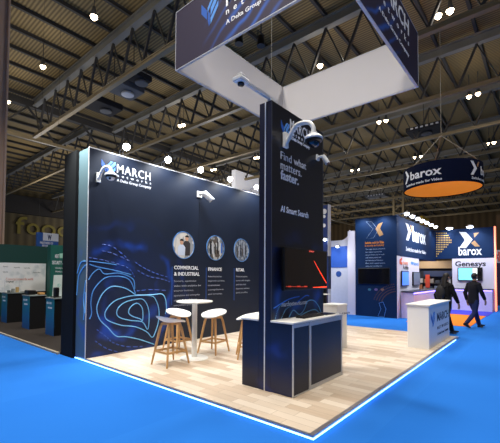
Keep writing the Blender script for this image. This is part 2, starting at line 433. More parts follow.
heater(125, 92, 12.4, 1.7, 1.5, 'grey boxy heater unit behind the big left roof beam', True, .35)
heater(103, 109, 12.4, 1.9, 1.6, 'lower heater unit with silver outlet behind the big left roof beam', False, .4)
heater(140, 81, 12.5, 1.0, .9, 'small dark heater unit at the upper end of the left heater row', False, .3)
heater(426, 132, 12.3, 1.7, 2.4, 'dark flat heater unit hanging above the round sign', False, .3)
heater(378, 198, 12.0, 2.4, 2.6, 'far flat heater unit hanging above the blue stand tower', True, .35)

# ================================================================== OUR STAND
PX0, PX1, PY0, PY1, PZ = 3.17, 10.85, 1.82, 7.17, .05
mb = MB(); mb.box((PX0+.03,PY0+.03,0), (PX1,PY1,PZ)); tag(mb.build('platform_deck', deck_mat()), kind='structure')
mb = MB(); mb.box((PX0,PY0,.0), (PX1,PY0+.03,PZ+.002)); mb.box((PX0,PY0+.03,0), (PX0+.03,6.75,PZ+.002)); mb.box((PX0+.03,PY0+.03,PZ),(PX1,PY0+.055,PZ+.002))
tag(mb.build('platform_edge_trim', mat('grey_edge_profile', (150,146,150), .35, .7)), kind='structure')
led = mat('white_blue_led_strip', (235,235,255), .4, emit=(96,160,255), estr=8.)
mb = MB(); mb.box((PX0-.010,PY0-.010,.012), (PX0-.001,7.15,.026))
tag(mb.build('led_strip', led), 'glowing blue-white light strip along the front left platform edge', 'light strip', 'platform edge lights')
mb = MB(); mb.box((PX0,PY0-.010,.012), (10.45,PY0-.001,.026))
tag(mb.build('led_strip', led), 'glowing blue-white light strip along the right platform edge below the white desk', 'light strip', 'platform edge lights')

# ---- back wall
BW_X0, BW_X1, BW_Y, BW_Y1, BW_Z = 3.18, 10.8, 6.75, 7.16, 4.12
bw = thing('display_wall', 'long navy printed back wall of the stand with three round photos and a white logo', 'display wall', (7, 6.95, PZ))
wall_print = ripple_print('navy_ripple_print', (22,31,48), (24,74,180), (4.0,6.75,1.1), 1.9, 12., .9)
mb = MB(); mb.box((BW_X0+.004,BW_Y,PZ), (BW_X1,BW_Y1,BW_Z)); mb.build('printed_panel', wall_print, bw)
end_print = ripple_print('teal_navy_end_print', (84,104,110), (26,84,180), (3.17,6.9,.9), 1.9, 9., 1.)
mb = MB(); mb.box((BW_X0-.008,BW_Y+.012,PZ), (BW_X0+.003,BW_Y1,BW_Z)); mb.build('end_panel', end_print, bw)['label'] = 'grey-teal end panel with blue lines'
mb = MB(); mb.box((BW_X0-.01,BW_Y-.004,PZ), (BW_X0+.002,BW_Y+.012,BW_Z+.004)); mb.box((BW_X0,BW_Y-.006,BW_Z), (BW_X1,BW_Y+.02,BW_Z+.02)); mb.build('frame_profile', alu, bw)
# contour lines traced on the real wall plane
def z1(p): return (64+p[0]/3.055, 215+p[1]/3.055)
def z2(p): return (100+p[0]/6.25, 270+p[1]/6.25)
def catmull(P, closed=False, n=6):
    out = []; m = len(P)
    for i in range(m if closed else m-1):
        p0 = P[i-1] if (i or closed) else P[0]; p1 = P[i]; p2 = P[(i+1) % m]; p3 = P[(i+2) % m] if (closed or i+2 < m) else P[-1]
        for k in range(n):
            t = k/n
            out.append(.5*((2*p1)+(p2-p0)*t+(2*p0-5*p1+4*p2-p3)*t*t+(3*p1-p0-3*p2+p3)*t**3))
    if not closed: out.append(P[-1])
    return out
contours = [([z2(p) for p in c], cl) for c, cl in [
 ([(265,315),(250,305),(205,290),(180,270),(185,240),(215,212),(240,210),(262,235),(268,270)], True),
 ([(298,370),(265,325),(190,315),(130,300),(105,275),(115,235),(160,200),(230,182),(270,185),(295,220),(307,280)], True),
 ([(325,420),(290,385),(220,355),(130,345),(50,315),(30,280),(45,240),(90,195),(150,172),(220,160),(320,162),(350,190),(368,250),(365,320),(345,390)], True),
 ([(225,158),(330,154),(385,150),(408,180),(415,240),(408,275)], False)]]
contours += [([z1(p) for p in c], False) for c in [
 [(220,245),(190,225),(150,218),(122,235),(105,265),(100,290),(110,320),(135,345),(160,370),(190,372),(230,380),(275,395)],
 [(218,240),(205,205),(185,190),(140,188),(115,200),(90,230),(82,265),(84,300),(78,318)],
 [(216,225),(210,195),(170,178),(125,180),(108,165),(88,178),(75,198)],
 [(205,182),(150,168),(100,158),(78,150)],
 [(160,152),(120,146),(77,141)]]]
m = MB()
for pts, cl in contours:
    P = [onY(p[0], p[1], BW_Y-.001) for p in pts]
    P = [p for p in P if p.x > BW_X0+.03]
    if pts[0] == z1((218,240)): m.build('contour_print', line_print, bw)['label'] = 'light blue contour lines'; m = MB()
    m.tube(catmull(P, cl), .0115, 5, cl)
m.build('outer_contour_print', mat('mid_blue_line_print', (84,150,222), .5, var=.45, scale=6), bw)['label'] = 'mid blue contour lines'
m = MB()
for c in [[(70,330),(100,350),(128,372),(150,390),(190,402),(240,402)], [(68,365),(95,385),(130,408),(170,420)], [(215,190),(200,165),(165,150),(120,138),(76,130)], [(200,140),(150,118),(110,108),(76,112)], [(218,145),(250,165),(285,180),(318,190)], [(225,170),(260,188),(300,196),(325,205)], [(190,130),(150,98),(110,88),(76,82)], [(222,232),(270,228),(320,232)]]:
    P = [onY(*z1(p), BW_Y-.001) for p in c]; P = [p for p in P if p.x > BW_X0+.03]
    Q = catmull(P, False, 8)
    for k in range(0, len(Q)-2, 3): m.tube(Q[k:k+3], [.008,.014,.008], 6)
m.build('faint_contour_print', mat('faint_blue_print', (30,72,158), .5, var=.3, scale=3), bw)['label'] = 'dim deep blue contour bands'
m = MB()
for c in [[(72,200),(63,225),(60,260),(62,290),(60,320)], [(70,152),(56,165),(45,190),(36,245)], [(70,141),(52,145),(37,178)], [(72,236),(66,262),(66,300)]]:
    P = [onX(*z1(p), BW_X0-.009) for p in c]
    P = [V((p.x, min(max(p.y, BW_Y+.02), BW_Y1-.02), p.z)) for p in P]
    m.tube(catmull(P), .012, 5)
m.build('end_contour_print', line_print, bw)
# wall logo
WP = ('Y', BW_Y)
m = MB(); text_px(m, 'MARCH', (116.8,171.8), (150.5,181.3), .175, WP, bold=.008, spacing=1.12); text_px(m, 'networks', (116.8,175.8), (151,185.2), .055, WP, spacing=2.1, bold=.012)
text_px(m, 'A Delta Group Company', (116.8,180.5), (151,189.6), .055, WP, bold=.012); m.build('logo_lettering', wht_txt, bw)
a = onY(101,186, BW_Y); b_ = onY(114,163, BW_Y)
for k, mt in ((0, blue_a), (1, blue_b)):
    m = MB(); mark(m, V((a.x,BW_Y,3.62)), XP, ZP, .30, .34, k); m.build('logo_mark', mt, bw)
# round photographs
def photo_mat(name, cols, sc):
    mm, nt, b = raw(name, .5)
    tc = N(nt, 'ShaderNodeTexCoord'); vo = N(nt, 'ShaderNodeTexVoronoi'); vo.inputs['Scale'].default_value = sc
    mp = N(nt, 'ShaderNodeMapping'); mp.inputs['Scale'].default_value = (1.8, 1, .8)
    nt.links.new(tc.outputs['Object'], mp.inputs[0]); nt.links.new(mp.outputs[0], vo.inputs['Vector'])
    cr = N(nt, 'ShaderNodeValToRGB'); cr.color_ramp.interpolation = 'CONSTANT'
    sp = N(nt, 'ShaderNodeSeparateColor'); nt.links.new(vo.outputs['Color'], sp.inputs[0]); nt.links.new(sp.outputs[0], cr.inputs[0])
    els = cr.color_ramp.elements
    while len(els) < len(cols): els.new(.5)
    for i, c in enumerate(cols): els[i].position = i/len(cols); els[i].color = lin(c)
    nt.links.new(cr.outputs[0], b.inputs['Base Color'])
    return mm
ph = [photo_mat('office_photo', [(206,200,190),(190,186,176),(140,140,140),(214,206,196)], 5), photo_mat('machine_photo', [(170,172,172),(60,66,74),(120,126,130),(200,202,200),(90,80,70)], 11), photo_mat('street_photo', [(120,130,142),(70,80,94),(160,166,172),(96,100,110)], 16)]
skin = mat('printed_skin_tone', (196,150,120), .6); ring_blue = mat('blue_photo_rim', (74,130,196), .5)
for i, cx_ in enumerate((5.53, 6.61, 7.66)):
    c = V((cx_, BW_Y, 2.38)); r = .325
    circ = [(r*math.cos(2*PI*k/40), r*math.sin(2*PI*k/40)) for k in range(40)]
    m = MB(); m.poly(circ, c, XP, ZP, .006); d = m.build('round_photo', ph[i], bw)
    m = MB(); m.tube([c+V((r*math.cos(2*PI*k/48), -.004, r*math.sin(2*PI*k/48))) for k in range(48)], .011, 5, True); m.build('photo_rim', ring_blue, d)
    if i == 0:   # two people shown in the photo
        for (sx, hz, col) in ((.09, .17, (44,38,40)), (-.07, .07, (196,206,222))):
            m = MB(); m.poly([(sx-.11,-.25),(sx+.10,-.25),(sx+.11,hz-.12),(sx+.05,hz-.06),(sx-.05,hz-.06),(sx-.11,hz-.12)], c, XP, ZP, .009 if sx > 0 else .011); m.build('pictured_clothes', mat('pictured_cloth_%d' % col[0], col), d)
            m = MB(); m.poly([(sx+.05*math.cos(k*PI/8), hz+.065*math.sin(k*PI/8)) for k in range(16)], c, XP, ZP, .012); m.build('pictured_face', skin, d)
            m = MB(); m.poly([(sx+.055*math.cos(k*PI/8), hz+.03+.05*math.sin(k*PI/8)) for k in range(9)], c, XP, ZP, .0135); m.build('pictured_hair', black_m, d)
    elif i == 1:
        for q in range(5):
            m = MB(); m.poly([(-.22+q*.09,-.17+.03*(q % 2)),(-.17+q*.09,-.17),(-.17+q*.09,.16-.04*(q % 3)),(-.22+q*.09,.18)], c, XP, ZP, .009); m.build('pictured_machine', (black_m, alu, steel_dk)[q % 3], d)
        m = MB(); m.poly([(.19,-.14),(.25,-.12),(.25,.13),(.19,.15)], c, XP, ZP, .009); m.build('pictured_panel', blue_a, d)
    else:
        for q in range(6):
            m = MB(); m.poly([(-.2+q*.07,-.2+.02*q),(-.155+q*.07,-.2),(-.155+q*.07,.05+.05*(q % 3)),(-.2+q*.07,.05+.05*(q % 3))], c, XP, ZP, .009); m.build('pictured_shopper', (steel_dk, grey_txt, navy_flat)[q % 3], d)
m = MB()
text(m, 'COMMERCIAL', V((5.25,BW_Y,1.79)), XP, ZP, .085, .76, bold=.02); text(m, '& INDUSTRIAL', V((5.25,BW_Y,1.64)), XP, ZP, .085, .80, bold=.02)
text(m, 'FINANCE', V((6.35,BW_Y,1.77)), XP, ZP, .085, .5, bold=.02); text(m, 'RETAIL', V((7.43,BW_Y,1.77)), XP, ZP, .085, .36, bold=.02)
m.build('wall_headings', wht_txt, bw)
m = MB()
W1 = ['Secure, optimise', 'video with analytics for', 'smarter business', 'operations and enterprise', 'sites & buildings', 'everywhere you need it']
W2 = ['Reduce fraud and loss', 'improve service,', 'maintain', 'compliance.', 'and security.']
W3 = ['Protect and optimise', 'stores with insights', 'and data that', 'improves service', 'and profits.']
for (x0, wd, L) in ((5.25,.86,W1), (6.35,.62,W2), (7.43,.62,W3)):
    for i, s_ in enumerate(L): text(m, s_, V((x0,BW_Y,(1.49 if x0 < 6 else 1.60)-i*.115)), XP, ZP, .042, wd*[.8,1,.7,.95,.85,.9][i], bold=.004)
m.build('wall_paragraphs', grey_txt, bw)
m = MB()
for x0 in (5.19, 6.28, 7.35): m.box((x0-.006,BW_Y-.004,.95),(x0+.006,BW_Y,1.85))
m.build('divider_lines', blue_a, bw)
m = MB(); m.box((6.02,BW_Y-.002,PZ),(6.026,BW_Y+.002,3.55)); m.build('panel_seam', black_m, bw)

# ---- black wall of the neighbour behind it
mb = MB(); mb.box((3.13,7.2,0), (9.5,7.74,4.16))
tag(mb.build('partition_wall', black_matt), 'plain black partition wall standing behind the end of the navy back wall', 'partition')

# ---- spotlights on the back wall
spot_glow = mat('spotlight_glow', (255,255,255), .5, emit=(232,240,255), estr=70.)
spot_body = mat('silver_spotlight_body', (150,152,156), .4, .6)
spots = [(127.5,149,'bright spotlight on the back wall directly above the white logo'),(169,163.5,'second bright spotlight from the left on the back wall top'),(201.5,174,'third bright spotlight from the left on the back wall top'),
         (231,183,'fourth bright spotlight from the left, beside the white hanging box'),(257,188,'bright spotlight on the wall top touching the tall column')]
spot_pts = []
for (x, y, lb) in spots:
    p = onY(x, y, 6.56); p.z = max(p.z, 4.27)
    spot_pts.append(p)
    o = thing('spotlight', lb, 'spotlight', (p.x, 6.8, BW_Z+.02), 0, 'back wall spotlights')
    m = MB()
    for dx in (-.035, .035): m.tube([(p.x+dx,6.8,BW_Z+.015),(p.x+dx,6.8,BW_Z+.12),(p.x+dx,6.66,p.z+.03)], .008, 6)
    m.build('arm', spot_body, o)
    m = MB(); m.bbox((p.x-.06,6.77,BW_Z+.02),(p.x+.06,6.83,BW_Z+.04)); m.build('clamp', spot_body, o)
    m = MB(); d = V((-.2,-.75,-.5)).normalized(); q = V((p.x,6.62,p.z+.04)); m.tube([q-d*.05, q-d*.02, q+d*.05], [.035,.065,.08], 20); m.build('head', spot_body, o)
    m = MB(); m.tube([q+d*.045, q+d*.062, q+d*.085], [.072,.068,.04], 20); m.build('lens', spot_glow, o)

# ---- tall display column
TX0, TX1, TY0, TY1, TZ = 3.96, 5.46, 2.94, 3.15, 4.14
tw = thing('display_column', 'tall narrow navy display column with camera search slogan at the front of the stand', 'display column', (4.7, 3.05, PZ))
tower_print = ripple_print('navy_column_print', (19,21,33), (36,96,200), (4.75,2.94,.95), 1.5, 11, .8, .3, .5)
side_print = ripple_print('navy_counter_print', (20,25,50), (34,66,170), (3.96,2.70,.35), .7, 9, .7, .35, .5)
mb = MB(); mb.box((TX0+.006,TY0,PZ), (TX1,3.035,TZ)); mb.build('front_panel', tower_print, tw)
mb = MB(); mb.box((TX0+.006,3.055,PZ), (TX1,TY1,TZ)); mb.build('rear_panel', navy_flat, tw)
mb = MB(); mb.box((TX0-.004,TY0,PZ), (TX0+.005,3.036,TZ)); mb.box((TX0-.004,3.054,PZ), (TX0+.005,TY1,TZ)); mb.build('edge_panel', side_print, tw)
mb = MB(); mb.box((TX0-.008,3.036,PZ), (TX0+.02,3.054,TZ+.005)); mb.build('joint_strip', mat('pale_joint_strip', (226,228,230), .5, .0), tw)['label'] = 'pale vertical joint strip'
mb = MB(); mb.box((TX0,TY0-.005,1.04), (TX0+.010,TY0,TZ)); mb.box((TX1-.010,TY0-.005,PZ),(TX1,TY0,TZ)); mb.build('corner_profile', mat('grey_profile', (96,100,110), .4, .5), tw)
TP = ('Y', TY0)
m = MB(); text_px(m, 'MARCH', (290,130), (309.5,139.8), .16, TP, bold=.008, spacing=1.1); text_px(m, 'networks', (290.3,135), (309.5,144.5), .055, TP, spacing=2.1, bold=.012); text_px(m, 'A Delta Group Company', (290.3,139.5), (309.5,148.5), .05, TP, bold=.012)
m.build('logo_lettering', wht_txt, tw)
a = onY(281, 131, TY0)
for k, mt in ((0, blue_a), (1, blue_b)):
    m = MB(); mark(m, V((a.x,TY0,3.66)), XP, ZP, .22, .28, k); m.build('logo_mark', mt, tw)
m = MB(); text_px(m, 'Find what', (280.6,158.6), (306,169.9), .115, TP); text_px(m, 'matters.', (280.6,168.3), (301.3,177.2), .125, TP); text_px(m, 'faster.', (280.6,178.3), (298.5,185.2), .13, TP, bold=.025)
m.build('slogan_lettering', mat('soft_white_lettering', (214,216,222), .6), tw)
m = MB(); text_px(m, 'AI Smart Search', (280.6,211), (308.2,218.4), .09, TP, bold=.016); m.build('feature_lettering', wht_txt, tw)
m = MB(); text_px(m, 'marchnetworks.com', (281.5,306), (307,304.5), .07, TP, bold=.006); m.build('web_address', wht_txt, tw)
# line art under the screen
def z5(p): return (268+p[0]/8.33, 270+p[1]/8.33)
m = MB()
for c in [[(170,405),(210,335),(260,370),(300,330),(330,260),(380,255),(420,300),(440,350)], [(250,395),(320,350),(390,330),(430,360)], [(45,320),(110,280),(180,240),(260,220)], [(240,270),(310,215),(340,215)]]:
    m.tube(catmull([onY(*z5(p), TY0-.001) for p in c]), .009, 5)
    if c[0] == (250,395): m.build('line_print', line_print, tw); m = MB()
m.build('soft_line_print', mat('strong_blue_line_print', (44,110,220), .5, var=.3), tw)
m = MB()
for c in [[(60,405),(75,350),(95,305),(130,285)], [(110,405),(130,360),(150,325),(190,300)]]:
    for p in catmull([onY(*z5(p), TY0) for p in c], False, 4): m.box(p-V((.005,.004,.007)), p+V((.005,0,.007)))
m.build('dotted_line_print', line_print, tw)

# ---- wall screen on the column
sa = onY(284, 248, 2.86); sb = onY(327, 291, 2.86)
sx0, sx1, sz0, sz1 = onY(284.5,270,2.84).x, onY(327.5,270,2.84).x, 1.44, 2.07
tv = thing('wall_screen', 'black flat screen showing red light streaks, mounted on the tall navy column', 'screen', ((sx0+sx1)/2, 2.9, 1.7))
mb = MB(); mb.bbox((sx0,2.845,sz0), (sx1,2.895,sz1), .008); mb.build('casing', black_m, tv)
def tv_mat():
    mm, nt, b = raw('dark_red_screen_picture', .12)
    pos, x, y, z = world_xyz(nt)
    nz = N(nt, 'ShaderNodeTexNoise'); nz.inputs['Scale'].default_value = 2.; mp = N(nt, 'ShaderNodeMapping'); mp.inputs['Scale'].default_value = (6, 1, .4)
    nt.links.new(pos, mp.inputs[0]); nt.links.new(mp.outputs[0], nz.inputs['Vector'])
    c = mixc(nt, nz.outputs['Fac'], lin((6,5,5)), lin((44,20,14)))
    b.inputs['Base Color'].default_value = lin((6,6,7)); nt.links.new(c, b.inputs['Emission Color']); b.inputs['Emission Strength'].default_value = .22
    return mm
mb = MB(); mb.box((sx0+.02,2.842,sz0+.025), (sx1-.02,2.846,sz1-.02)); mb.build('display', tv_mat(), tv)
red_em = mat('red_screen_streak', (255,60,20), .4, emit=(255,62,22), estr=1.6); red_dim = mat('dim_red_screen_streak', (160,30,10), .4, emit=(170,34,12), estr=1.)
def rp(x, y): p = onY(x, y, 2.842); return (p.x, 2.841, min(max(p.z, sz0+.03), sz1-.03))
m = MB(); m.tube([rp(314,261), rp(320,272), rp(326.3,283)], [.004,.008,.007], 4); m.tube([rp(313,287.5), rp(326.5,287)], [.004,.009], 4); m.build('light_streak', red_em, tv)
m = MB(); m.tube([rp(286,286.5), rp(306,287)], .003, 4)
for (x, y) in ((288,286.5),(297,286.5),(304,286.5)): m.tube([rp(x,y), rp(x+3,y)], .009, 4)
m.tube([rp(309,251), rp(313.5,249.5)], .012, 4)
m.build('dim_streak_pattern', red_dim, tv)
m = MB(); m.box(((sx0+sx1)/2-.2,2.895,1.6),((sx0+sx1)/2+.2,2.938,1.9)); m.build('wall_bracket', black_m, tv)

# ---- counters either side of the column
CX0, CX1 = 3.96, 5.41
front_print = side_print
side_navy = mat('dark_navy_counter_side', (18,27,50), .4, var=.08, scale=3, spec=.4)
def counter(y0, y1, label, door):
    o = thing('display_counter', label, 'counter', ((CX0+CX1)/2, (y0+y1)/2, PZ), 0, 'counters at the column')
    m = MB(); m.box((CX0+.01,y0+.01,PZ+.02), (CX1-.01,y1-.004,1.005)); m.build('carcass', side_navy, o)
    m = MB(); m.box((CX0-.004,y0+(.012 if door else .0),PZ+.005), (CX0+.01,y1-.001,1.005)); m.build('front_panel', front_print, o)
    m = MB(); m.bbox((CX0-.02,y0-.015 if door else y0,1.008), (CX1+.01,y1-.004 if door else y1+.02,1.035), .005); m.build('countertop', white_lam, o)['label'] = 'white countertop'
    if door:
        m = MB()
        for (xa, xb) in ((CX0-.006,CX0+.012), (4.37,4.42), (CX1-.035,CX1)): m.box((xa,y0-.004,PZ), (xb,y0+.014,1.0))
        m.box((4.42,y0-.003,PZ+.002),(CX1-.035,y0+.012,PZ+.055)); m.box((4.42,y0-.003,.945),(CX1-.035,y0+.012,1.0)); m.box((CX0+.02,y0-.003,.96),(4.36,y0+.012,1.0)); m.box((CX0+.02,y0-.003,PZ+.002),(4.36,y0+.012,PZ+.02))
        m.build('frame', alu, o)['label'] = 'brushed aluminium frame'
        m = MB(); m.box((4.43,y0,PZ+.06),(CX1-.04,y0+.011,.94)); m.build('door', side_navy, o)
        m = MB(); m.box((CX0+.02,y0+.002,PZ+.02),(4.36,y0+.011,.96)); m.build('side_panel', side_navy, o)
    return o
counter(2.57, TY0-.001, 'navy counter with white top and aluminium framed door at the column foot, holding the keyboard', True)
counter(TY1+.002, 3.46, 'narrow navy counter on the far side of the column, in front of a white stool', False)

# keyboard and remote/tablet on the counter
kb = thing('keyboard', 'black keyboard lying on the white countertop under the screen', 'keyboard', (4.75, 2.76, 1.036))
mb = MB(); mb.bbox((4.42,2.68,1.036), (5.02,2.83,1.056), .006); mb.build('base', black_m, kb)
key = None
m = MB()
for r_ in range(4):
    for c_ in range(14): m.box((4.44+c_*.041,2.695+r_*.033,1.056),(4.44+c_*.041+.034,2.695+r_*.033+.027,1.061))
m.build('key_grid', mat('dark_keys', (34,34,38), .5), kb)
jb = thing('tablet', 'black tablet lying right of the keyboard on the white countertop', 'tablet', (5.2, 2.77, 1.036))
mb = MB(); mb.bbox((5.06,2.66,1.036), (5.36,2.86,1.047), .004); mb.build('casing', black_m, jb)
mb = MB(); mb.box((5.08,2.68,1.047), (5.34,2.84,1.0485)); mb.build('display', screen_off, jb)

# ---- security cameras
def dome_camera(base, out, drop, label, s=1.0, black_dome=True):
    """white wall plate, gooseneck arm along -Y and a hanging dome"""
    o = thing('dome_camera', label, 'security camera', base, 0)
    b = V(base)
    m = MB(); m.bbox(b+V((-.055*s,-.05*s,-.13*s)), b+V((.055*s,0,.12*s)), .008); m.build('wall_plate', cam_white, o)
    P = [b+V((0,-.03*s,-.06*s)), b+V((0,-.10*s,.03*s)), b+V((0,-out*.38,.17*s)), b+V((0,-out*.62,.195*s)), b+V((0,-out*.85,.165*s)), b+V((0,-out*.98,.08*s)), b+V((0,-out,-.02*s))]
    m = MB(); m.tube(catmull(P, False, 5), .036*s, 12); m.build('gooseneck_arm', cam_white, o)
    c = b+V((0,-out,-drop))
    m = MB(); m.lathe([(.03*s,.09*s),(.05*s,.08*s),(.055*s,.05*s),(.13*s,.0),(.145*s,-.03*s),(.14*s,-.05*s),(.10*s,-.055*s)], c, 28); m.build('housing', cam_white if not black_dome else mat('camera_shade', (206,208,210), .35), o)
    m = MB(); m.lathe([(.135*s,-.05*s),(.13*s,-.075*s),(.10*s,-.09*s)], c, 28); m.build('housing_ring', black_m, o)
    m = MB(); m.lathe([(.10*s,-.085*s),(.096*s,-.105*s),(.075*s,-.14*s),(.035*s,-.16*s),(.004,-.165*s)], c, 28); m.build('dome', mat('smoked_dome', (20,26,44), .1, spec=.8) if black_dome else cam_white, o)
    m = MB(); m.tube([c+V((-.06*s,-.07*s,-.13*s)), c+V((-.075*s,-.09*s,-.145*s))], .025*s, 12); m.build('lens', black_m, o)
    return o
p = onY(284, 140.5, TY0); dome_camera((p.x, TY0-.007, p.z), .49, .07, 'large white gooseneck dome camera high on the tall navy column', .9)
p = onY(97.8, 177.5, BW_Y); dome_camera((p.x, BW_Y-.007, p.z), .50, .02, 'white gooseneck dome camera on the back wall left of the logo', .78, False)
def bullet_camera(base, label, s=1., dirx=.6):
    b = V(base); o = thing('bullet_camera', label, 'security camera', base)
    m = MB(); m.bbox(b+V((-.07*s,-.03,-.07*s)), b+V((.07*s,0,.07*s)), .008); m.build('wall_plate', cam_white, o)
    m = MB(); m.tube([b+V((0,-.02,0)), b+V((0,-.13*s,.01)), b+V((.06*s,-.19*s,-.01*s))], [.03*s,.03*s,.035*s], 10); m.build('arm', cam_white, o)
    d = V((dirx,-.45,-.75)).normalized(); q = b+V((.05*s,-.17*s,-.02*s))
    m = MB(); m.tube([q-d*.07*s, q-d*.06*s, q+d*.17*s, q+d*.18*s], [.045*s,.06*s,.062*s,.058*s], 16); m.build('body', cam_white, o)
    m = MB(); m.tube([q+d*.178*s, q+d*.19*s], [.048*s,.044*s], 16); m.build('lens', black_m, o)
    m = MB(); m.tube([q-d*.02*s+V((0,0,.064*s)), q+d*.24*s+V((0,0,.064*s))], .02*s, 6); m.build('sun_shield', cam_white, o)
    return o
p = onY(317, 158, TY0); bullet_camera((p.x, TY0-.001, p.z), 'small white bullet camera near the right edge of the tall navy column', .68, .1)
p = onY(199, 194.5, BW_Y); bullet_camera((p.x, BW_Y-.001, p.z), 'small white bullet camera on the back wall above the round photos', 1.15, .8)
# camera on a long boom from the column top
e_ = onY(240, 83, 3.0); zz = 4.2
bc = thing('boom_camera', 'small camera on a long silver boom sticking out from the top of the tall column', 'security camera', (4.2, 3.0, TZ))
xe = onY(241, 83, 3.0).x
m = MB(); m.bar((4.12,3.0,zz),(xe+.1,3.0,zz),.05,.04); m.build('boom', alu, bc)
m = MB(); m.bbox((3.98,2.96,TZ+.006),(4.14,3.04,zz-.015),.006); m.build('clamp', alu, bc)
m = MB(); m.bbox((xe-.09,2.93,zz-.045),(xe+.09,3.07,zz+.015),.012); m.build('housing', cam_white, bc)
m = MB(); m.bbox((xe-.05,2.96,zz+.02),(xe+.05,3.04,zz+.07),.01); m.build('top_bracket', alu, bc)
m = MB(); m.lathe([(.045,0),(.045,-.02),(.03,-.035),(.004,-.04)], (xe,3.0,zz-.05), 20); m.build('lens', black_m, bc)

# ---- bar table and stools
tb = thing('bar_table', 'round white bar table on a slim pedestal between the white stools', 'table', (4.59, 5.25, PZ))
m = MB(); m.lathe([(.30,1.072),(.345,1.082),(.352,1.09),(.352,1.10),(.345,1.105),(.01,1.105)], (4.59,5.25,PZ), 48); m.build('tabletop', white_lam, tb)
m = MB(); m.lathe([(.055,.02),(.05,.05),(.05,1.05),(.12,1.075)], (4.59,5.25,PZ), 24); m.build('pedestal', white_lam, tb)
m = MB(); m.lathe([(.27,0),(.27,.008),(.255,.016),(.06,.024)], (4.59,5.25,PZ), 40); m.build('base', white_lam, tb)

shell_w = mat('white_seat_shell', (234,234,230), .4, var=.01)
def make_stool(label, loc, rz):
    o = thing('bar_stool', label, 'bar stool', loc, rz, 'white bar stools')
    M = wm(o); L = lambda x, y, z: M @ V((x, y, z))
    # shell: front at +x, raised back at -x
    nr, na = 9, 36; top = []; bot = []
    def surf(rho, a):
        ca, sa = math.cos(a), math.sin(a)
        bx = .250+.014*ca; by = .262
        x = bx*ca*rho; y = by*sa*rho
        back = max(0., -ca)**1.2
        z = .76+.028*rho**2*(1-.9*max(0, ca)**1.5)+.095*back*rho**3.2+.03*abs(sa)**3*rho**3-.02*max(0, ca)*rho**4
        return x-.03*back*rho**3, y, z
    m = MB(); vs = []; fs = []
    for lay in (0, 1):
        for i in range(nr+1):
            for k in range(na):
                rho = max(i/nr, .001)*(1 if lay == 0 else .985); x, y, z = surf(rho, 2*PI*k/na); vs.append(L(x, y, z-(.016 if lay else 0)))
    B = (nr+1)*na
    for i in range(nr):
        for k in range(na):
            k2 = (k+1) % na
            fs.append((i*na+k, (i+1)*na+k, (i+1)*na+k2, i*na+k2)); fs.append((B+i*na+k, B+i*na+k2, B+(i+1)*na+k2, B+(i+1)*na+k))
    for k in range(na):
        k2 = (k+1) % na; fs.append((nr*na+k, B+nr*na+k, B+nr*na+k2, nr*na+k2))
    m.add(vs, fs, True); m.build('seat', shell_w, o)
    def foot(sx, sy): return (sx*.245, sy*.225, 0)
    def top_(sx, sy): return (sx*.125, sy*.125, .70)
    for sx in (-1, 1):
        for sy in (-1, 1):
            f_, t_ = V(foot(sx, sy)), V(top_(sx, sy))
            m = MB(); m.tube([L(*f_), L(*(f_.lerp(t_, .5))), L(*(f_.lerp(t_, .93))), L(*(t_+V((-sx*.012,-sy*.012,.025)))), L(*(t_+V((-sx*.05,-sy*.05,.035))))], [.016,.023,.025,.023,.020], 10); m.build('leg', oak, o)
    def at(sx, sy, z): return V(foot(sx, sy)).lerp(V(top_(sx, sy)), z/.70)
    for (A, B_, z) in (((1,-1),(1,1),.24), ((-1,-1),(-1,1),.24), ((-1,-1),(1,-1),.24), ((-1,1),(1,1),.24)):
        m = MB(); m.bar(L(*at(*A, z)), L(*at(*B_, z)), .022, .034); m.build('footrest', oak, o)
    m = MB(); m.bar(L(-.12,-.12,.715), L(.12,.12,.715), .035, .03); m.bar(L(-.12,.12,.716), L(.12,-.12,.716), .035, .03); m.lathe([(.10,.735),(.10,.76)], (0,0,0)) if False else None
    m.bar(L(-.1,0,.738), L(.1,0,.738), .16, .03); m.build('under_frame', oak, o)
    return o
make_stool('white shell stool with oak legs, left front of the bar table', (4.01,5.23,PZ), 0)
make_stool('white shell stool behind the left front stool, by the contour lines of the back wall', (4.80,6.0,PZ), -PI/2)
make_stool('white shell stool with oak legs right of the bar table', (5.2,5.34,PZ), PI+.18)
make_stool('white shell stool mostly hidden behind the far counter of the tall column', (5.36,4.50,PZ), PI*.75)

# ---- white reception desk on the right
dk = thing('reception_desk', 'long white desk with blue logo standing at the right platform corner', 'desk', (9.5, 2.2, PZ))
DX0, DX1, DY0, DY1 = 8.48, 10.62, 1.98, 2.44
mb = MB(); mb.box((DX0+.015,DY0+.012,PZ), (DX1-.015,DY1,1.0)); mb.build('body', mat('white_desk_body', (232,232,232), .45, var=.01), dk)
mb = MB(); mb.bbox((DX0-.02,DY0-.02,1.0), (DX1+.02,DY1+.03,1.03), .006); mb.build('desktop', white_lam, dk)
m = MB(); text_px(m, 'MARCH', (437,321), (448.4,317), .19, ('Y', DY0+.012), bold=.012); text_px(m, 'NETWORKS', (437.4,328), (448.4,325.5), .07, ('Y', DY0+.012), spacing=1.8, bold=.01); text_px(m, 'A Delta Group Company', (437.4,333.5), (448.2,331), .055, ('Y', DY0+.012), bold=.01)
m.build('logo_lettering', mat('charcoal_lettering', (40,44,60), .6), dk)
a = onY(431.3, 327, DY0)
for k, mt in ((0, blue_a), (1, blue_b)):
    m = MB(); mark(m, V((a.x+.02,DY0+.012,.50)), XP, ZP, .36, .34, k); m.build('logo_mark', mt, dk)

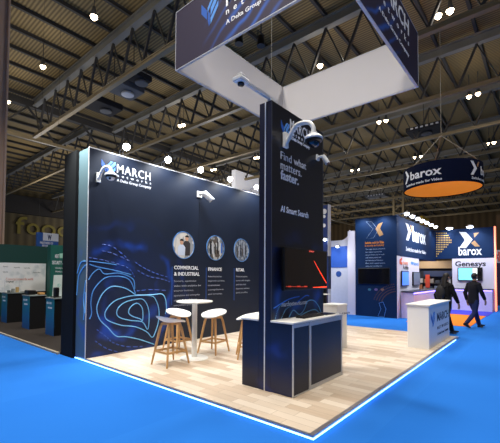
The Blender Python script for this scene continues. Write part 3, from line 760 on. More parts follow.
# ---- second white counter deeper in the stand
wc = thing('white_counter', 'white counter standing behind the tall navy column, half hidden by its framed counter', 'counter', (7.4, 3.75, PZ))
wx0, wy0 = 7.05, 3.45
wx1 = onY(347.6, 315, wy0).x; wy1 = onX(321, 312, wx0).y
mb = MB(); mb.box((wx0+.015,wy0+.015,PZ), (wx1-.01,wy1-.01,1.0)); mb.build('body', mat('white_counter_body', (230,230,226), .45, var=.01), wc)
mb = MB(); mb.bbox((wx0,wy0,1.0), (wx1,wy1,1.03), .006); mb.build('countertop', white_lam, wc)
m = MB(); text(m, 'March Networks', V((wx0+.1,wy0+.015,.80)), XP, ZP, .05, .55, bold=.01); text(m, 'marchnetworks.com', V((wx0+.015,wy1-.05,.80)), YN, ZP, .045, .4, bold=.01); m.build('small_lettering', mat('grey_small_lettering', (120,122,128), .6), wc)

# ================================================================== HANGING SQUARE BANNER
BX0, BX1, BY0, BY1, BZ0, BZ1 = 4.886, 9.08, 2.31, 6.32, 6.26, 7.58
hb = thing('hanging_banner', 'large square hanging banner, dark printed outside and white inside, above the stand', 'hanging banner', ((BX0+BX1)/2, (BY0+BY1)/2, BZ0))
def banner_mat():
    mm, nt, b = raw('dusky_navy_banner_print', .7, .2)
    pos, x, y, z = world_xyz(nt)
    s = math_node(nt, 'ADD', math_node(nt, 'MULTIPLY', z, 1.0), math_node(nt, 'MULTIPLY', math_node(nt, 'SUBTRACT', y, x), .75))
    nz = N(nt, 'ShaderNodeTexNoise'); nz.inputs['Scale'].default_value = 1.; nt.links.new(pos, nz.inputs['Vector'])
    w = math_node(nt, 'POWER', math_node(nt, 'MULTIPLY_ADD', math_node(nt, 'SINE', math_node(nt, 'ADD', math_node(nt, 'MULTIPLY', s, 17), math_node(nt, 'MULTIPLY', nz.outputs['Fac'], 9))), .5, .5), 5)
    ctr = N(nt, 'ShaderNodeVectorMath', operation='DISTANCE'); nt.links.new(pos, ctr.inputs[0]); ctr.inputs[1].default_value = (4.886,4.2,6.5)
    ct2 = N(nt, 'ShaderNodeVectorMath', operation='DISTANCE'); nt.links.new(pos, ct2.inputs[0]); ct2.inputs[1].default_value = (6.6,2.31,6.4)
    d = math_node(nt, 'MINIMUM', ctr.outputs['Value'], ct2.outputs['Value'])
    mr = N(nt, 'ShaderNodeMapRange'); nt.links.new(d, mr.inputs['Value']); mr.inputs['From Min'].default_value = 1.25; mr.inputs['From Max'].default_value = .3
    f = math_node(nt, 'MULTIPLY', math_node(nt, 'MULTIPLY', w, mr.outputs[0]), .55)
    nt.links.new(mixc(nt, f, lin((52,47,66)), lin((50,110,210))), b.inputs['Base Color'])
    return mm
bm_ = banner_mat(); T = .05
pan = {'fl': ((BX0,BY0,BZ0),(BX0+.012,BY1,BZ1)), 'rt': ((BX0+.012,BY0,BZ0),(BX1,BY0+.012,BZ1)), 'bk': ((BX0+.012,BY1-.012,BZ0),(BX1,BY1,BZ1)), 'fr': ((BX1-.012,BY0+.012,BZ0),(BX1,BY1-.012,BZ1))}
for k, (a, b) in pan.items():
    m = MB(); m.box(a, b); m.build('outer_print', bm_, hb)
inn = [((BX0+.014,BY0+T,BZ0+.01),(BX0+T,BY1-T,BZ1-.01)), ((BX0+.014,BY0+.014,BZ0+.01),(BX1-.014,BY0+T,BZ1-.01)), ((BX0+.014,BY1-T,BZ0+.01),(BX1-.014,BY1-.014,BZ1-.01)), ((BX1-T,BY0+T,BZ0+.01),(BX1-.014,BY1-T,BZ1-.01))]
for a, b in inn:
    m = MB(); m.box(a, b); m.build('inner_panel', white_fab, hb)['label'] = 'white fabric inner side'
m = MB()
for z in (BZ0-.014, BZ1):
    for a, b in (((BX0-.005,BY0-.005),(BX0+T,BY1+.005)), ((BX0+T,BY0-.005),(BX1+.005,BY0+T)), ((BX0+T,BY1-T),(BX1+.005,BY1+.005)), ((BX1-T,BY0+T),(BX1+.005,BY1-T))): m.box((*a, z), (*b, z+.014))
m.build('frame_rail', mat('pale_banner_frame', (196,198,204), .4, .4), hb)
m = MB()
for (x, y) in ((BX0,BY1),(BX0,BY0),(BX1,BY0),(BX1,BY1)):
    m = MB(); m.box((x-.007,y-.007,BZ0),(x+.007,y+.007,BZ1)); m.build('corner_seam', mat('pale_corner_seam', (170,172,178), .5), hb)
for (x, y) in ((BX0+.6,BY1-.02),(BX0+.02,BY0+.6),(BX1-.02,BY0+.6),(BX1-.6,BY1-.02)):
    m = MB(); m.cyl((x,y,BZ1+.014),(x,y,14.42),.008,n=6); m.build('suspension_wire', steel_lt, hb)
# lettering on the front left and right faces
FP = ('X', BX0)
aM = onX(226.5, 24, BX0); 
m = MB()
yb = onX(228, 0, BX0)
def on_fl(y, z): return V((BX0, y, z))
p_A = onX(226, 24.7, BX0); p_Ae = onX(262.8, 1.3, BX0)
wid = (p_A.y-p_Ae.y)
text(m, 'A Delta Group Company', V((BX0,p_A.y,p_A.z)), YN, ZP, .085, wid*1.62, bold=.012)
m.build('tagline_lettering', wht_txt, hb); m = MB()
text(m, 'networks', V((BX0,p_A.y,p_A.z+.20)), YN, ZP, .12, wid*1.62, spacing=2.0, bold=.01)
m.build('subtitle_lettering', wht_txt, hb); m = MB()
text(m, 'MARCH', V((BX0,p_A.y,p_A.z+.37)), YN, ZP, .34, wid*1.60, spacing=1.05, bold=.015)
m.build('logo_lettering', wht_txt, hb)
pm = onX(201, 12, BX0); pt = onX(214, 26, BX0)
for k, mt in ((0, blue_a), (1, blue_b)):
    m = MB(); mark(m, V((BX0,5.47,6.78)), YN, ZP, .50, .58, k); m.build('logo_mark', mt, hb)
m = MB(); q0 = onY(410.5, 43.5, BY0); q1 = onY(383, 2, BY0); hw = q0.x-q1.x
def rq(x, y): return onY(x, y, BY0)
e1 = rq(409, 57.5); wr = 1.9
text(m, 'A Delta Group Company', V((e1.x,BY0,e1.z)), XP, ZP, .08, wr, bold=.012, align='r')
m.build('tagline_lettering', wht_txt, hb); m = MB()
text(m, 'networks', V((e1.x,BY0,e1.z+.26)), XP, ZP, .12, wr, spacing=2., bold=.012, align='r')
m.build('subtitle_lettering', wht_txt, hb); m = MB()
text(m, 'MARCH', V((e1.x,BY0,e1.z+.50)), XP, ZP, .34, wr, spacing=1.05, bold=.018, align='r')
m.build('logo_lettering', wht_txt, hb)
for k, mt in ((0, blue_a), (1, blue_b)):
    m = MB(); mark(m, V((e1.x-wr-.62,BY0,e1.z)), XP, ZP, .5, .62, k); m.build('logo_mark', mt, hb)

# small black stage spots hanging inside the banner opening
for (x, y, lb) in ((239,38,'black stage lamp hanging inside the square banner, left of its twin'), (261,40,'black stage lamp hanging inside the square banner, right of its twin')):
    p = onZ(x, y, 11.1)
    o = thing('hanging_stage_lamp', lb, 'stage lamp', p, 0, 'stage lamps')
    m = MB(); m.tube([p+V((0,0,-.25)), p+V((0,0,.12)), p+V((0,0,.2))], [.17,.14,.06], 16); m.build('can', black_m, o)
    m = MB(); m.tube([p+V((-.2,0,0)), p+V((-.2,0,.3)), p+V((.2,0,.3)), p+V((.2,0,0))], .02, 6); m.build('yoke', black_m, o)
    m = MB(); m.cyl(p+V((0,0,.28)), V((p.x,p.y,14.42)), .03, n=6); m.build('suspension_pole', steel_dk, o)

# ================================================================== BAROX STAND
barox_navy = mat('midnight_navy_print', (14,41,78), .6, var=.1, scale=1.2, spec=.15)
disc_navy = mat('disc_navy_print', (10,18,42), .9, var=.08, scale=1, spec=.08)
or_p = mat('orange_print', (214,128,36), .6); gold = mat('gold_dots', (206,166,70), .5); tan = mat('tan_chevron', (160,122,80), .6)
lil_wall = mat('white_stand_wall', (226,222,236), .6, var=.02)
XT, YW, XB, ZF0, ZF1 = 14.28, 4.47, 20.53, 2.46, 4.06
bt = thing('stand_tower', 'navy tower panel with chevron outline and black screen at the right blue stand', 'stand tower', (14.45, 5.3, 0))
mb = MB(); mb.box((XT,YW+.01,0), (XT+.32,6.17,ZF1)); mb.build('panel', barox_navy, bt)
BP = ('X', XT)
m = MB()
def outline(pts, w=.012, closed=True): m.tube([onX(x, y, XT-.001) for x, y in pts], w, 4, closed)
outline([(366,221.5),(373,229),(366.5,238.5),(373.5,238),(378,230),(372,222)], .008); m.build('chevron_outline', mat('grey_blue_outline', (120,140,166), .6), bt)
m = MB(); P = [onX(x, y, XT) for x, y in ((378.5,224),(383,222),(380,228.5),(383.5,234.5),(379.5,236.5),(375.5,229))]
m.poly([(-(p.y-P[0].y), p.z) for p in P], V((XT,P[0].y,0)), YN, ZP); m.build('chevron', tan, bt)
m = MB(); text_px(m, 'Switches made for Video', (365,244), (384,243.3), .10, BP, bold=.02); text_px(m, 'in security and industry', (365,246.5), (384,246), .08, BP, bold=.01); m.build('orange_lettering', or_p, bt)
m = MB(); para(m, (365.5,250), BP, .8, 8, .05, .115, ['The right choice of switch', 'for video networks,', 'secure from end to end', 'with smart power and', 'monitoring of devices', 'fibre and copper ports', 'easy to configure', 'made in Europe'], .005); m.build('paragraph_lettering', mat('pale_blue_lettering', (150,170,200), .6), bt)
a = onX(358.3, 267, XT); b = onX(390, 284, XT)
scr = MB(); scr.bbox((XT-.05,b.y,1.32), (XT,a.y,1.98), .01); so = scr.build('screen', black_m, bt)
m = MB(); m.box((XT-.053,b.y+.03,1.35),(XT-.05,a.y-.03,1.95)); m.build('screen_glass', screen_off, so)
for i, (x, col) in enumerate(((369.5,(60,120,140)),(376,(120,96,150)),(382.3,(150,108,86)))):
    p = onX(x, 289.5, XT); m = MB(); m.poly([(.07*math.cos(k*PI/8), .05*math.sin(k*PI/8)) for k in range(16)], p, YN, ZP); m.build('round_badge', mat('badge_%d' % i, col), bt)
m = MB()
c0 = onX(402, 305, XT)
for rr in (.62, .72, .82, .92):
    for k in range(16):
        an = PI*.55+k*.075
        y = 4.62-rr*math.cos(an)*-1*-.9; z = .72+rr*math.sin(an)*.95-.25
        y = 4.45+rr*abs(math.cos(an))*1.05
        if y > YW+.03: m.box((XT-.004,y-.018,z-.018),(XT,y+.018,z+.018))
m.build('dot_pattern', mat('bronze_dots', (92,62,50), .6), bt)
m = MB(); m.tube([onX(x, y, XT-.001) for x, y in ((378,316),(381,309),(379,303),(383,302),(386,309),(384,317))], .009, 4, True); m.build('chevron_outline', blue_b, bt)

bwg = thing('stand_fascia', 'long navy fascia sign with white chevron running back from the stand tower', 'sign', (17.4, 4.6, ZF0))
mb = MB(); mb.box((XT,YW,ZF0), (XB+.3,YW+.009,ZF1)); mb.box((XT+.33,YW+.009,ZF0),(XB+.3,YW+.3,ZF1)); mb.build('panel', barox_navy, bwg)
m = MB()
def ypoly(m, pts, Y, t=.006):
    P = [onY(x, y, Y) for x, y in pts]; m.poly([(p.x-P[0].x, p.z) for p in P], V((P[0].x,Y,0)), XP, ZP, t)
def xpoly(m, pts, X, t=.006):
    P = [onX(x, y, X) for x, y in pts]; m.poly([(-(p.y-P[0].y), p.z) for p in P], V((X,P[0].y,0)), YN, ZP, t)
ypoly(m, [(405.5,223),(408,224),(411,232),(408.5,240.5),(406,240),(408.3,232)], YW); m.build('white_chevron', wht_txt, bwg); m = MB()
text_px(m, 'barox', (412.5,240.5), (425.7,245), .66, ('Y', YW), bold=.02); m.build('name_lettering', wht_txt, bwg); m = MB(); text_px(m, 'Switches made for Video', (406,250.5), (426,254.5), .17, ('Y', YW), bold=.015)
m.build('slogan_lettering', wht_txt, bwg)
m = MB(); ypoly(m, [(410,225),(412,226),(413,233),(411.5,232)], YW); m.build('chevron', tan, bwg)
LEDs = [(407.3,218),(413,220.5),(418.3,223),(423,225.2),(427.3,227.3),(431.7,229.3),(436,231)]
ledw = mat('fascia_spot_glow', (255,255,255), .5, emit=(225,238,255), estr=14.)
ordn = ['nearest','second','third','fourth','fifth','sixth','farthest']
for i in range(7):
    X = onY(LEDs[i][0], LEDs[i][1], YW-.35).x
    o = thing('fascia_spotlight', 'small white spotlight on the long navy fascia, %s from its near end' % ordn[i] if i else 'small white spotlight on the long navy fascia, nearest to the stand tower', 'spotlight', (X, YW-.3, ZF1+.05), 0, 'fascia spotlights')
    m = MB(); m.bar((X,YW+.1,ZF1+.02),(X,YW-.32,ZF1+.09),.05,.03); m.build('arm', spot_body, o)
    m = MB(); m.tube([(X,YW-.33,ZF1+.12),(X,YW-.33,ZF1+.05)], [.07,.11], 14); m.build('head', spot_body, o)
    m = MB(); m.lathe([(.095,.05),(.085,.0),(.05,-.03),(.01,-.04)], (X,YW-.33,ZF1), 14); m.build('lens', ledw, o)

# side wall under the fascia with screens and counter
sw = thing('stand_wall', 'white wall with two small screens below the long navy fascia', 'stand wall', (15.9, 4.55, 0))
xe_ = onY(419.5, 280, YW).x
mb = MB(); mb.box((XT+.33,YW+.012,0), (xe_,YW+.2,ZF0-.002)); mb.box((XT+.002,YW-.006,0),(XT+.33,YW+.008,ZF0-.002)); mb.build('panel', lil_wall, sw)
m = MB(); ypoly(m, [(399.5,259.5),(402,257.5),(402,260),(401,261),(402,263),(402,265),(399.5,263.5)], YW-.008); m.build('orange_logo', mat('orange_red_print', (228,98,62), .6), sw)
m = MB(); text_px(m, 'camera', (402.8,264), (408,265), .16, ('Y', YW-.006), bold=.01); m.build('orange_lettering', mat('pale_orange_print', (230,150,110), .6), sw)
m = MB(); ypoly(m, [(411,261.5),(413,262),(413,264.8),(411,264.3)], YW+.01); text_px(m, 'Network', (413.3,265.2), (418.7,266), .16, ('Y', YW+.01), bold=.01); m.build('blue_logo', blue_b, sw)
m = MB(); text_px(m, 'Axible', (403,269), (408.5,269.5), .16, ('Y', YW-.006), bold=.02); m.build('black_lettering', black_m, sw)
scr_blue = mat('lit_blue_screen', (60,110,230), .3, emit=(56,112,240), estr=1.4)
scr_grey = mat('lit_grey_screen', (90,92,110), .3, emit=(90,92,120), estr=.5)
for (x0, y0, x1, y1, mt, lb) in ((402,271,409,286,scr_blue,'bright blue wall screen on the white wall under the long fascia'), (413.5,272,420.2,285.5,scr_grey,'dim grey wall screen right of the bright blue one')):
    Y = YW-.05; a = onY(x0, y0, Y); b = onY(x1, y1, Y); c = onY(x0, y1, Y)
    o = thing('wall_screen', lb, 'screen', ((a.x+b.x)/2, Y, c.z)); z0, z1_ = (c.z+b.z)/2, (a.z+onY(x1,y0,Y).z)/2
    b.x = min(b.x, xe_-.05)
    m = MB(); m.bbox((a.x,Y,z0),(b.x,YW-.01 if x0 < 410 else YW+.01,z1_),.01); m.build('casing', black_m, o)
    m = MB(); m.box((a.x+.04,Y-.004,z0+.04),(b.x-.04,Y,z1_-.04)); m.build('display', mt, o)
def lit_counter(name, label, a, b, face, led_dir):
    o = thing(name, label, 'counter', ((a[0]+b[0])/2, (a[1]+b[1])/2, 0))
    m = MB(); m.box(a, (b[0],b[1],b[2]-.05)); m.build('body', mat('violet_white_counter', (214,206,240), .5), o)
    m = MB(); m.bbox((a[0]-.04,a[1]-.04,b[2]-.05),(b[0],b[1],b[2]),.008); m.build('countertop', mat('dark_countertop', (44,46,60), .4), o)
    m = MB()
    if face == 'Y': m.box((a[0],a[1]-.012,b[2]-.10),(b[0],a[1],b[2]-.06))
    else: m.box((a[0]-.012,a[1],b[2]-.10),(a[0],b[1],b[2]-.06))
    m.build('light_strip', purple_led, o)
lit_counter('lit_counter', 'violet-lit white counter with dark top along the wall below the two small screens', (XT+.38,YW-.5,0), (xe_+1.6,YW-.03,1.06), 'Y', 1)
lit_counter('lit_counter', 'violet-lit white counter with dark top below the large bright screen on the back wall', (XB-.55,1.95,0), (XB-.02,3.62,1.06), 'X', 1)

# back wall with fascia
bb = thing('stand_wall', 'white back wall with large bright screen below the big navy chevron sign', 'stand wall', (XB+.15, 2.8, 0))
mb = MB(); mb.box((XB,1.9,0), (XB+.25,3.69,ZF0+.098)); mb.build('panel', lil_wall, bb)
m = MB(); text_px(m, 'Genesys', (455,266.6), (486,265.8), .25, ('X', XB), bold=.03); m.build('dark_lettering', mat('charcoal_print', (50,52,58), .6), bb)
edge = mat('pink_orange_light_edge', (255,190,160), .4, emit=(255,128,92), estr=2.2)
mb = MB(); mb.box((XB-.01,1.84,0), (XB+.25,1.895,ZF1+.02)); mb.build('lit_edge', edge, bb)['label'] = 'glowing orange-pink edge strip'
fs_ = thing('stand_fascia', 'navy fascia sign with big white chevron and gold dots facing the camera', 'sign', (XB+.1, 3.2, ZF0))
mb = MB(); mb.box((XB,1.9,ZF0+.10), (XB+.25,YW-.002,ZF1)); mb.build('panel', barox_navy, fs_)
m = MB(); xpoly(m, [(459,232),(466,232.3),(472.5,239.5),(466,248),(459.5,247.8),(465,240)], XB); m.build('white_chevron', wht_txt, fs_); m = MB(); text_px(m, 'barox', (458.5,255.3), (482,254.6), .42, ('X', XB), bold=.02); m.build('sign_lettering', wht_txt, fs_)
m = MB(); xpoly(m, [(473.5,233),(479,232.5),(474.5,237.5)], XB); xpoly(m, [(471,243),(474.5,240.5),(480,246.5),(475,246.5)], XB); m.build('chevron', tan, fs_)
m = MB()
for i in range(10):
    for j in range(11):
        x = 436.6+i*1.6; y = 233.2+j*2.3
        lim = 436.5+(16.-(y-241)*1.0 if y > 241 else 10+(y-233)*.75)
        if x < lim:
            p = onX(x, y, XB)
            if p.z > ZF0+.06 and p.z < ZF1-.08 and p.y < YW-.05: m.box((XB-.006,p.y-.020,p.z-.030),(XB,p.y+.020,p.z+.030))
m.build('gold_dot_pattern', gold, fs_)
for (x, y, lb) in ((449.5,229.5,'small white spotlight at the left end of the big chevron sign'),(470,228.5,'small white spotlight over the middle of the big chevron sign')):
    p = onX(x, y, XB-.3); o = thing('fascia_spotlight', lb, 'spotlight', (p.x, p.y, ZF1+.02), 0, 'chevron sign spotlights')
    m = MB(); m.bar((XB+.1,p.y,ZF1+.02),(XB-.3,p.y,ZF1+.10),.05,.03); m.build('arm', spot_body, o)
    m = MB(); m.tube([(XB-.3,p.y,ZF1+.14),(XB-.3,p.y,ZF1+.05)], [.10,.17], 14); m.build('head', spot_body, o)
    m = MB(); m.lathe([(.15,.05),(.13,.0),(.06,-.03),(.01,-.04)], (XB-.3,p.y,ZF1), 14); m.build('lens', ledw, o)
a = onX(457.5, 267.5, XB-.08); b = onX(482.5, 281, XB-.08)
o = thing('wall_screen', 'large bright cyan and white wall screen on the white back wall, behind the walking man', 'screen', (XB-.05, (a.y+b.y)/2, b.z))
m = MB(); m.bbox((XB-.08,b.y,b.z),(XB-.005,a.y,a.z),.01); m.build('casing', black_m, o)
w_ = a.y-b.y
m = MB(); m.box((XB-.084,a.y-w_*.62,b.z+.04),(XB-.08,a.y-.04,a.z-.04)); m.build('display', mat('cyan_screen_picture', (120,200,220), .3, emit=(120,205,228), estr=1.1), o)
m = MB(); m.box((XB-.084,a.y-w_*.8,b.z+.04),(XB-.08,a.y-w_*.62,a.z-.04)); m.build('display', mat('white_screen_picture', (230,236,230), .3, emit=(226,236,230), estr=1.), o)
m = MB(); m.box((XB-.084,b.y+.04,b.z+.12),(XB-.08,a.y-w_*.81,a.z-.2)); m.build('display', screen_off, o)
# yellow box behind the fascia
p = onY(428, 221, YW+2.5)
mb = MB(); a = onY(422.5,223,YW+2.6); b = onY(429,219,YW+2.6); mb.box((a.x,YW+2.6,3.2),(b.x,YW+2.8,max(a.z,b.z)))
tag(mb.build('sign_board', mat('yellow_board', (222,176,30), .6)), 'small yellow board peeking over the long navy fascia', 'sign')

# orange carpet patch and violet-blue carpet inside
mb = MB(); mb.box((13.55,1.95,0), (17.6,3.93,.012)); tag(mb.build('carpet', mat('orange_carpet', (226,122,40), .95, var=.06, spec=.1)), 'orange carpet patch on the floor of the navy chevron stand', 'carpet')
mb = MB(); mb.box((17.61,1.9,0), (19.9,3.9,.012)); tag(mb.build('carpet', mat('violet_blue_carpet', (70,70,190), .95, spec=.1)), 'violet-blue carpet strip in front of the far lit counter', 'carpet')

# stools in the stand: small orange/white stools by the side counter
def small_stool(x, y, lb):
    o = thing('stand_stool', lb, 'stool', (x, y, .012), 0, 'stools at the lit counter')
    m = MB(); m.lathe([(.16,.64),(.19,.655),(.19,.68),(.01,.69)], (x,y,0), 20); m.build('seat', mat('lilac_seat', (210,196,224), .5), o)
    for k in range(4):
        an = PI/4+k*PI/2
        m = MB(); m.tube([(x+.2*math.cos(an),y+.2*math.sin(an),.0135),(x+.12*math.cos(an),y+.12*math.sin(an),.65)], .016, 8); m.build('leg', mat('pale_leg', (214,190,176), .5), o)
    m = MB(); m.tube([(x+.175*math.cos(k*PI/8),y+.175*math.sin(k*PI/8),.22) for k in range(16)], .010, 6, True); m.build('foot_ring', alu, o)
small_stool(15.8, 3.55, 'small pale stool at the side counter, nearer to the camera'); small_stool(17.0, 3.5, 'small pale stool at the side counter, farther from the camera')

# product shelf of another stand seen through the opening
SXX = 24.0
ya = onX(419.5, 275, SXX).y; yb_ = onX(453.5, 275, SXX).y
zt_ = onX(436, 261, SXX).z
sh = thing('product_shelf', 'dark product display wall with tan header seen through the gap in the navy chevron stand', 'shelf unit', (SXX+.3, (ya+yb_)/2, 0))
m = MB(); m.box((SXX+.25,yb_-1.2,0),(SXX+.35,ya+.8,zt_)); m.build('back_board', mat('dark_display_board', (34,32,42), .6, var=.3, scale=2), sh)
m = MB(); m.box((SXX,yb_-1.2,zt_-.45),(SXX+.25,ya+.8,zt_)); m.build('header', mat('tan_header', (168,140,104), .6), sh)
m = MB(); m.box((SXX-.02,yb_-.8,zt_-.95),(SXX+.1,ya-.25,zt_-.62)); m.build('sign_strip', mat('dull_navy_strip', (40,52,84), .6), sh)
cols = [(150,140,130),(190,186,180),(60,64,72),(170,110,70),(110,120,140)]
for r_ in range(3):
    z = .44+r_*.40
    m = MB(); m.box((SXX-.05,yb_-.8,z-.03),(SXX+.24,ya+.3,z)); m.build('shelf_board', mat('shelf_grey', (70,66,66), .6), sh)
CN = {150:'beige',190:'white',60:'charcoal',170:'brown',110:'grey-blue'}
ROWS = ['lowest','middle','top']; ORD = ['first','second','third','fourth','fifth','sixth','seventh']
for r_ in range(3):
    n_ = 7; y = ya+.02
    for k in range(n_):
        w = random.uniform(.17,.26); h = random.uniform(.16,.30); c = cols[(k*2+r_*3) % 5]; z = .442+r_*.40
        if y-w < yb_+.02: break
        m = MB(); m.bbox((SXX-.02,y-w,z),(SXX+.2,y,z+h),.008); nm = CN[c[0]]
        tag(m.build('boxed_product', mat('product_'+nm.replace('-','_'), c, .6)), '%s boxed product, %s from left on the %s board of the dark display shelves' % (nm, ORD[k], ROWS[r_]), 'product box', 'boxed products on the display shelves')
        y -= w+random.uniform(.06,.12)
m = MB(); p = onX(428, 282, SXX); m.box((SXX-.09,p.y-.12,.95),(SXX-.055,p.y+.12,1.75)); m.build('red_poster', mat('red_orange_poster', (206,70,44), .6), sh)

# round hanging sign
RC = V((18.3,3.68,5.68)); RR = 1.64; RH = .98
rs = thing('round_hanging_sign', 'large round hanging sign, navy outside with glowing orange underside', 'hanging sign', RC)
m = MB(); n_ = 72; vs = []; fs2 = []
for z in (0, RH):
    for k in range(n_): vs.append(RC+V((RR*math.cos(2*PI*k/n_), RR*math.sin(2*PI*k/n_), z)))
for z in (RH, 0):
    for k in range(n_): vs.append(RC+V(((RR-.04)*math.cos(2*PI*k/n_), (RR-.04)*math.sin(2*PI*k/n_), z)))
for j in range(3):
    for k in range(n_): fs2.append((j*n_+k, j*n_+(k+1) % n_, (j+1)*n_+(k+1) % n_, (j+1)*n_+k))
m.add(vs, fs2, True); m.build('printed_band', disc_navy, rs)
m = MB(); m.lathe([(RR-.045,.03),(RR-.045,.05),(.01,.05)], RC, 72, False); m.build('underside', mat('orange_lit_fabric', (236,140,24), .7, emit=(236,132,18), estr=.5), rs)['label'] = 'glowing orange underside'
m = MB()
for k in (0, 24, 48):
    an = 2*PI*k/72+.5; m.cyl(RC+V((RR*.98*math.cos(an),RR*.98*math.sin(an),RH)), RC+V((0,0,RH+1.6)), .012, n=6)
m.cyl(RC+V((0,0,RH+1.6)), V((RC.x,RC.y,14.42)), .009, n=6); m.build('suspension_wires', steel_lt, rs)
def ring_text(m, txt, ang0, z, h, w, bold=0., spacing=1.):
    vs, fs = glyphs(txt, spacing, bold); x0 = min(v.x for v in vs); x1 = max(v.x for v in vs); sx = w/(x1-x0); sy = h/.69
    m.add([RC+V(((RR+.004+(v.z+.5)*.006)*math.cos(ang0+(v.x-x0)*sx/RR), (RR+.004+(v.z+.5)*.006)*math.sin(ang0+(v.x-x0)*sx/RR), z+v.y*sy)) for v in vs], fs)
def ring_poly(m, pts, ang0, z):
    k = len(pts); P = [[RC+V(((RR+o_)*math.cos(ang0+x/RR), (RR+o_)*math.sin(ang0+x/RR), z+y)) for x, y in pts] for o_ in (.002,.01)]
    m.add(P[0]+P[1], [tuple(range(k)), tuple(range(k, 2*k))]+[(i, (i+1) % k, k+(i+1) % k, k+i) for i in range(k)])
def ang_of(px, py):     # where the view ray meets the band
    d = ray(px, py); A = d.x**2+d.y**2; o_ = CAM-RC; B = 2*(o_.x*d.x+o_.y*d.y); Cc = o_.x**2+o_.y**2-RR**2
    t = (-B-math.sqrt(max(0, B*B-4*A*Cc)))/(2*A); p = CAM+d*t-RC
    return math.atan2(p.y, p.x)
m = MB()
a0, a1 = ang_of(410.5, 172), ang_of(441.5, 168)
if a1 < a0: a1 += 2*PI
ring_text(m, 'barox', a0, .36, .36, (a1-a0)*RR, .02)
s0_, s1_ = ang_of(406.6, 185), ang_of(442, 177)
if s1_ < s0_: s1_ += 2*PI
ring_text(m, 'Switches made for Video', s0_, .10, .11, (s1_-s0_)*RR, .012)
cpts = [(0,0),(.14,0),(.36,.30),(.14,.6),(0,.6),(.19,.30)]
ac = ang_of(470.5, 166)
m.build('band_lettering', wht_txt, rs); m = MB()
ring_poly(m, cpts, ac, .28)
ring_text(m, 'barox', ac+.66/RR, .36, .36, (a1-a0)*RR, .02); ring_text(m, 'Switches made for Video', ac+.05/RR, .10, .11, (s1_-s0_)*RR, .012)
m.build('band_lettering', wht_txt, rs); m = MB()
ring_poly(m, cpts, a0-.46/RR, .28)
m.build('band_chevron', wht_txt, rs)
m = MB(); rp_ = [(.48,.42),(.60,.50),(.60,.2),(.5,.05),(.42,.05),(.52,.25)]
ring_poly(m, [(.37,.46),(.46,.6),(.54,.6),(.42,.36)], ac, .28); m.build('chevron', tan, rs)

# ---- white and blue stand left of the tower
ws = thing('stand_wall', 'white stand wall with blue panel and blue dot between the tall column and the navy tower', 'stand wall', (14.6, 7.5, 0))
X0 = 14.35
yp0, yp1 = 6.19, onX(348, 300, X0).y
mb = MB(); mb.box((X0,yp0,0),(X0+.3,yp1,onX(351,231,X0).z)); mb.build('pillar', lil_wall, ws)
zt2 = onX(338, 240.5, X0+.15).z; yend = onX(318, 280, X0+.15).y
mb = MB(); mb.box((X0+.15,yp1,0),(X0+.3,yend,zt2)); mb.build('panel', mat('lilac_white_panel', (214,216,228), .6), ws)
# curved transition between the wall top and the pillar
cc = [(0,0)]
for k in range(9): cc.append((.42*(1-math.sin(k*PI/16)), .42*(1-math.cos(k*PI/16))))
m = MB(); m.poly([(-x, y) for x, y in cc], V((X0+.28,yp1,zt2)), YN, ZP, .12); m.build('curved_shoulder', lil_wall, ws)
zb0, zb1 = onX(338,267.5,X0+.15).z, onX(338,246.5,X0+.15).z
yb0 = onX(347.3,260,X0+.15).y
mb = MB(); mb.box((X0+.135,yb0,zb0),(X0+.15,yend,zb1)); mb.build('blue_panel', mat('mid_blue_panel', (48,96,190), .6), ws)
p = onX(338.7, 274, X0+.15); m = MB(); m.poly([(.13*math.cos(k*PI/12), .13*math.sin(k*PI/12)) for k in range(24)], p, YN, ZP, .008); m.build('blue_dot', mat('dot_blue', (44,84,158), .6), ws)
p = onX(338.5, 246.5, X0)
o = thing('fascia_spotlight', 'small white spotlight above the plain blue panel beside the tall column', 'spotlight', p)
m = MB(); m.bar(p+V((.15,0,.06)), p+V((-.12,0,.06)), .04, .03); m.build('arm', spot_body, o)
m = MB(); m.tube([p+V((-.1,0,.06)), p+V((-.1,0,-.02))], [.05,.08], 12); m.build('head', spot_body, o)
m = MB(); m.lathe([(.07,-.02),(.05,-.05),(.01,-.06)], p+V((-.1,0,0)), 12); m.build('lens', ledw, o)

# ---- blue sign column and screen just right of the tall column (our stand's neighbour)
X1 = 11.4
ys = onX(327.9, 220, X1).y
zs = onX(326, 205, X1).z
bs = thing('sign_column', 'slim blue sign column with white marks peeking out right of the tall navy column', 'sign column', (X1+.1, ys+.5, 0))
mb = MB(); mb.box((X1,ys,0),(X1+.2,ys+.9,zs)); mb.build('panel', mat('royal_navy_panel', (34,54,112), .5), bs)
mb = MB(); mb.box((X1-.012,ys-.015,0),(X1+.2,ys,zs+.015)); mb.build('edge_profile', alu, bs)
m = MB()
for (x, y, r) in ((324.3,211.5,.10),(324.2,216.5,.06),(324,225.5,.07)):
    p = onX(x, y, X1); m.poly([(r*math.cos(k*PI/6), r*math.sin(k*PI/6)) for k in range(12)], p, YN, ZP, .006)
m.build('white_marks', wht_txt, bs)
p = onX(324.8, 239.3, X1-.15)
o = thing('spotlight', 'small glowing spotlight on the slim blue sign column', 'spotlight', p)
m = MB(); m.bar((X1,p.y,p.z+.05), (X1-.17,p.y,p.z+.05), .04, .03); m.build('arm', spot_body, o)
m = MB(); m.tube([p+V((0,0,.06)), p+V((0,0,.0))], [.06,.08], 12); m.build('head', spot_body, o)
m = MB(); m.lathe([(.07,0),(.06,-.04),(.01,-.06)], p, 12); m.build('lens', ledw, o)
X2 = 10.2
a = onX(319, 255, X2); b = onX(329.5, 289, X2); c = onX(329.5, 256, X2)
o = thing('floor_screen', 'dark screen on a stand, edge visible right of the red streaked screen', 'screen', (X2, (a.y+b.y)/2, PZ))
